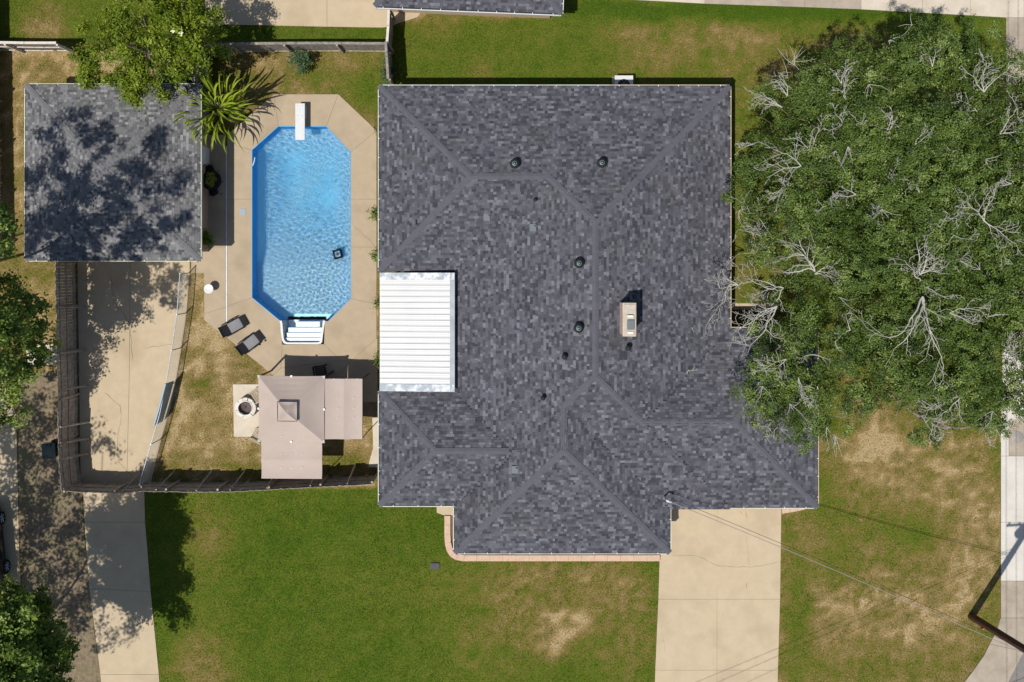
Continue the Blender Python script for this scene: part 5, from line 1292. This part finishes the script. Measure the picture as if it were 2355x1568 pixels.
tree('shade_tree', 'tall tree beyond the left edge shading the garage roof', (-70, 640), [
    (2, 530, 7.0, .7), (8, 500, 7.5, .5), (10, 570, 6.5, .6)] + [SL(x, y, h, r, 3.2) for x, y, h, r in ((150, 490, 13, 1.23), (230, 430, 13.5, 1.23), (300, 480, 13.5, 1.34), (370, 440, 14, 1.12), (425, 520, 14, 1.01), (170, 565, 12.5, 1.23), (270, 560, 13, 1.34), (365, 570, 13.5, 1.12), (300, 350, 14, 1.01), (180, 350, 13.5, 1.01), (400, 330, 14.5, 0.78), (230, 510, 13, 1.01), (100, 560, 12, 1.01), (240, 300, 14, 0.67), (330, 520, 13.5, 0.9), (440, 440, 14.5, 0.67), (130, 410, 13, 0.78), (395, 395, 14.2, 0.67))],
    'tree_leaf', .18, .62, 12, .36, 80, 112, .30, limb_k=.6)
tree('shade_tree', 'bright leafy tree filling the lower left corner', (40, 1490), [
    (60, 1430, 6.0, 1.3), (30, 1500, 7.0, 1.8), (110, 1510, 5.5, 1.0), (90, 1560, 6.5, 1.5), (-40, 1470, 8.5, 2.1), (-30, 1580, 8.5, 2.2), (20, 1380, 5.2, .9), (60, 1640, 7.5, 1.9), (-90, 1650, 9.5, 2.3), (60, 1370, 5.0, .5), (125, 1600, 5.8, 1.0)],
    'tree_leaf', .17, .62, 17, .34, 60, 113, .26, limb_k=.6, sub=4.0)
tree('shade_tree', 'tree beyond the left edge dappling the shaded strip', (90, 1660), [SL(x, y, h, r) for x, y, h, r in (
    (20, 1180, 9, 1.58), (15, 1060, 9, 1.58), (20, 960, 9, 1.47), (20, 1290, 9, 1.58), (70, 1180, 9, 1.41), (150, 1170, 10, 1.53), (240, 1150, 11, 0.78), (100, 1260, 9.5, 1.53), (190, 1240, 10.5, 1.14), (280, 1220, 12, 0.86), (70, 1340, 9, 1.41), (155, 1330, 10, 1.53), (245, 1320, 11.5, 0.86), (310, 1320, 12.5, .5), (110, 1420, 9.5, 1.53), (205, 1400, 10.5, 1.05), (290, 1390, 12, 0.78), (230, 1465, 11, 0.7), (240, 1035, 11.5, 0.7), (215, 1000, 11, 0.66), (60, 1010, 9, 1.16), (110, 950, 9.5, 1.03), (85, 1090, 9.5, 1.28), (150, 1080, 10, 0.89), (300, 1440, 12, 0.62))],
    'tree_leaf', .18, .62, 14, .44, 38, 114, .30, limb_k=.6)
# --- lime green tree over the back of the garage
tree('lime_tree', 'lime green flowering tree overhanging the garage ridge', (360, 135), [
    (225, 110, 3.6, 1.1), (215, 150, 3.2, .9), (270, 70, 4.2, 1.2), (280, 140, 4.4, 1.3), (340, 90, 5.0, 1.4), (330, 30, 4.6, 1.3), (400, 50, 4.8, 1.4), (430, 20, 4.2, 1.2), (410, 110, 5.0, 1.3), (450, 90, 4.4, 1.1), (345, 150, 4.8, 1.2), (320, 200, 4.6, .9), (280, 190, 4.4, .8), (380, 150, 4.6, 1.0), (460, 40, 3.8, .9), (300, 215, 4.4, .5), (350, 190, 4.5, .6), (470, 120, 3.2, .7), (380, -20, 4.2, 1.1), (500, 110, 2.8, .5), (200, 175, 2.6, .6)],
    'lime_leaf', .13, .6, 22, .26, 42, 121, .20, sub=4.0)
lt = bpy.data.objects['lime_tree']
for dx, dy, h in ((417, 77, 6.2), (455, 130, 5.2), (398, 72, 6.2)):
    p = P(dx, dy, h) - lt.location; b = MB()
    for k in range(9):
        w = k * 2.1 + R.random(); b.lathe([(0, .02), (.04, .0)], (p.x + .09 * math.cos(w) * R.random(), p.y + .09 * math.sin(w) * R.random(), p.z + R.uniform(-.05, .05)), 6)
    b.build('blossom', 'petal', lt)
tree('shrub', 'blue green shrub between the lime tree and the garage corner', (421, 180), [(410, 150, 2.6, .8), (395, 165, 2.5, .6), (425, 140, 2.5, .6), (400, 180, 2.2, .45)], 'teal_leaf', .13, .6, 34, .3, 40, 122, .07, cat='shrub')

# --- small shrubs and plants
def shrub(label, d, lobes, leaf, size=.12, seed=1, per=60, clump=.2, leaves=26, ratio=.45):
    return tree('shrub', label, d, lobes, leaf, size, ratio, per, clump, leaves, seed, .025, .3, cat='shrub')
shrub('round shrub standing alone on the lawn above the pool', (688, 142), [(688, 138, .8, .55), (676, 132, .7, .35), (702, 140, .75, .38), (690, 152, .6, .36)], 'teal_leaf', .16, 131, per=70, leaves=16, ratio=.35)
shrub('sparse shrub against the plank fence at the house corner', (892, 160), [(890, 145, .7, .32), (892, 165, .6, .35), (886, 178, .5, .25)], 'teal_leaf', .18, 132, per=60, leaves=14, ratio=.35)
shrub('light green bush at the garage corner by the pool deck', (470, 552), [(474, 546, 1.1, .28), (476, 556, .9, .24), (470, 540, 1.0, .2)], 'lime_leaf', .10, 133, per=240, leaves=26)
shrub('small spiky plant at the west wall, upper one', (863, 488), [(862, 486, .5, .26), (864, 500, .45, .2)], 'tree_leaf', .22, 134, per=130, leaves=12, ratio=.2)
shrub('small spiky plant at the west wall, lower one', (863, 589), [(863, 589, .5, .24)], 'tree_leaf', .22, 135, per=150, leaves=12, ratio=.2)
shrub('green weeds at the deck corner by the house wall', (866, 300), [(868, 298, .4, .16), (868, 312, .35, .14)], 'lime_leaf', .10, 136, per=200, leaves=14)
shrub('green tuft peeking out beside the white patio cover', (868, 695), [(868, 690, .5, .15), (868, 702, .5, .15)], 'lime_leaf', .10, 137, per=300, leaves=14)
shrub('green tuft below the corner of the white patio cover', (868, 832), [(868, 818, .5, .15), (867, 834, .5, .18)], 'lime_leaf', .10, 138, per=300, leaves=14)
tp = P(487, 415); 
def table_plant():
    c = P(487, 413, .74); rng = np.random.default_rng(9); t = thing('table_plant', 'trailing variegated plant on the bistro table', 'plant', (c.x, c.y, .76))
    MB().lathe([(0, 0), (.07, 0), (.10, .14), (.085, .14), (.07, .10), (0, .10)], n=14).build('pot', 'pot_clay', t)
    n = 260; w = rng.uniform(0, 6.283, n); r = rng.choice([.12, .22, .30], n) * rng.uniform(.7, 1.15, n); C = np.stack([r * np.cos(w) * .8, r * np.sin(w) * 1.2, .15 + rng.uniform(-.05, .08, n)], 1)
    Nn = rng.normal(size=(n, 3)) * .4 + np.array([0, 0, 1]); Nn /= np.linalg.norm(Nn, axis=1)[:, None]
    obj('foliage', leaf_mesh('foliage', C, Nn, .09, .5, rng.uniform(.5, 1.1, n), 'lime_leaf', rng), t)
table_plant()

# --- banana plant with long strap leaves
def banana():
    base = P(524, 264); t = thing('banana_plant', 'big strap leaved banana plant by the garage and deck', 'plant', (base.x, base.y, 0)); rng = np.random.default_rng(12)
    for k in range(7):
        w = rng.uniform(0, 6.28); r = rng.uniform(.1, .7); x, y = r * math.cos(w), r * math.sin(w)
        MB().tube([(x, y, -.1), (x * 1.1, y * 1.1, .9), (x * 1.25, y * 1.25, 1.9)], [.11, .09, .05], 8).build('stem', 'pot_clay' if 0 else 'banana_stem', t)
    for k in range(140):
        w = k * 2.39996 + rng.uniform(-.9, .9); r0 = rng.uniform(.05, .95); reach = rng.uniform(.45, 1.45) * (1.15 if math.cos(w) > 0 else .95); z0 = rng.uniform(.9, 2.0); rise = rng.uniform(.3, 1.9)
        L_ = reach; n = 11; wd_ = rng.uniform(.028, .065); fold = rng.uniform(.5, 1.3)
        ca, sa = math.cos(w), math.sin(w); bend = rng.uniform(-.5, .5); V = []; T_ = []
        tip_drop = rng.uniform(.1, .8)
        for i in range(n + 1):
            s = i / n; q = r0 + reach * s; z = z0 + rise * math.sin(min(1, s * 1.15) * math.pi / 2) - tip_drop * max(0, s - .55) ** 2 * 4
            a2 = w + bend * s * .5; cx, cy = r0 * ca + reach * s * math.cos(a2), r0 * sa + reach * s * math.sin(a2)
            ww = wd_ * (math.sin(math.pi * min(1, max(0, (s - .16) / .84)) ** .75) + .08) * (1 + .1 * math.sin(i * 2.3 + k)); nx, ny = -math.sin(a2), math.cos(a2)
            for j in (-1, -.25, 0, .25, 1):
                V.append((cx + nx * ww * j, cy + ny * ww * j, z + abs(j) * ww * fold * (.9 if abs(j) == 1 else 1) - (0.018 if j == 0 else 0)))
        F = np.array([(i * 5 + j, (i + 1) * 5 + j, (i + 1) * 5 + j + 1, i * 5 + j + 1) for i in range(n) for j in range(4)])
        base_t = rng.uniform(.25, .7); tv = np.array([base_t + (.40 if j in (1, 2) else .0) for i in range(n) for j in range(4)])
        obj('leaf', np_mesh('leaf', np.array(V), F, 'banana_leaf', {'tint': ('FACE', np.clip(tv, 0, 1))}, smooth=True), t)
mat('banana_stem', (0.12, 0.13, 0.04), (0.20, 0.17, 0.07), 8.0, 0.7)
banana()

# --- twigs fallen on the roof
def twig(label, d, segs):
    p = roof_point(*d); t = thing('fallen_twig', label, 'twig', p + Vector((0, 0, .05)))
    b = MB()
    for pts in segs: b.tube([(x / S, -y / S, -PITCH * x / S * (1 if d[0] > 1367 else 0) + .01) for x, y in pts], [.018, .010], 5)
    b.build('wood', 'dead_wood', t)
twig('pale forked twig lying on the east roof slope', (1578, 856), [[(0, 0), (6, -6)], [(2, -3), (30, -6)], [(0, 4), (4, -6)], [(14, -5), (16, -11)]])
twig('tiny pale twig on the east roof slope below the dead branches', (1590, 752), [[(0, 0), (2, 6)], [(2, 6), (6, 9)]])
p = P(105, 377, 3.1); p.z = GR.z(p.x, p.y) + .03
tw = thing('fallen_twig', 'pale bent twig on the garage roof', 'twig', p)
b = MB(); b.tube([(-.12, -.10, -.03), (0, .08, .02), (.28, -.14, .09)], [.012, .018, .010], 5); b.build('wood', 'dead_wood', tw)

# ------------------------------------------------------------------ grass blades over the turf
def grass(n=420000):
    rng = np.random.default_rng(77)
    x = rng.uniform(-27.5, 27.5, n); y = rng.uniform(-23, 15, n); dx, dy = W2D(x, y)
    k = np.ones(n, bool)
    for pl in HARD:
        a = np.array(pl); bb = (dx > a[:, 0].min()) & (dx < a[:, 0].max()) & (dy > a[:, 1].min()) & (dy < a[:, 1].max()) & k
        ii = np.nonzero(bb)[0]
        if len(ii): k[ii[in_poly(dx[ii], dy[ii], pl)]] = False
    for w_ in (WM, WN, WS, WSE, WSW): k &= ~((x > w_[0] + .55) & (x < w_[1] - .55) & (y > w_[2] + .55) & (y < w_[3] - .55))
    w_ = GR.w[0]; k &= ~((x > w_[0] + .4) & (x < w_[1] - .4) & (y > w_[2] + .4) & (y < w_[3] - .4))
    x, y, dx, dy = x[k], y[k], dx[k], dy[k]; n = len(x); dry = dryness(dx, dy)
    k = rng.random(n) < np.where(dry > .8, .55, 1.0); x, y, dry = x[k], y[k], dry[k]; n = len(x)
    a = rng.uniform(0, 6.283, n); l = rng.uniform(.05, .12, n); h = rng.uniform(.02, .06, n) * (1.15 - .5 * dry); w = rng.uniform(.008, .02, n)
    V = np.zeros((n, 3, 3)); ca, sa = np.cos(a), np.sin(a)
    V[:, 0] = np.stack([x - sa * w, y + ca * w, np.full(n, -.004)], 1); V[:, 1] = np.stack([x + sa * w, y - ca * w, np.full(n, -.004)], 1); V[:, 2] = np.stack([x + ca * l, y + sa * l, h], 1)
    tv = np.clip(dry + (rng.normal(size=n) * .30 + (val_noise(x, y, 31, .20) - .5) * .85) * np.clip(dry * 2.2, .45, 1), 0, 1)
    o = obj('lawn_grass', np_mesh('lawn_grass', V.reshape(-1, 3), np.arange(3 * n).reshape(-1, 3), 'grass_blade', {'dry': ('FACE', tv)}))
    tag(o, 'short patchy green to straw grass over the lawns', 'grass', kind='stuff')
grass()
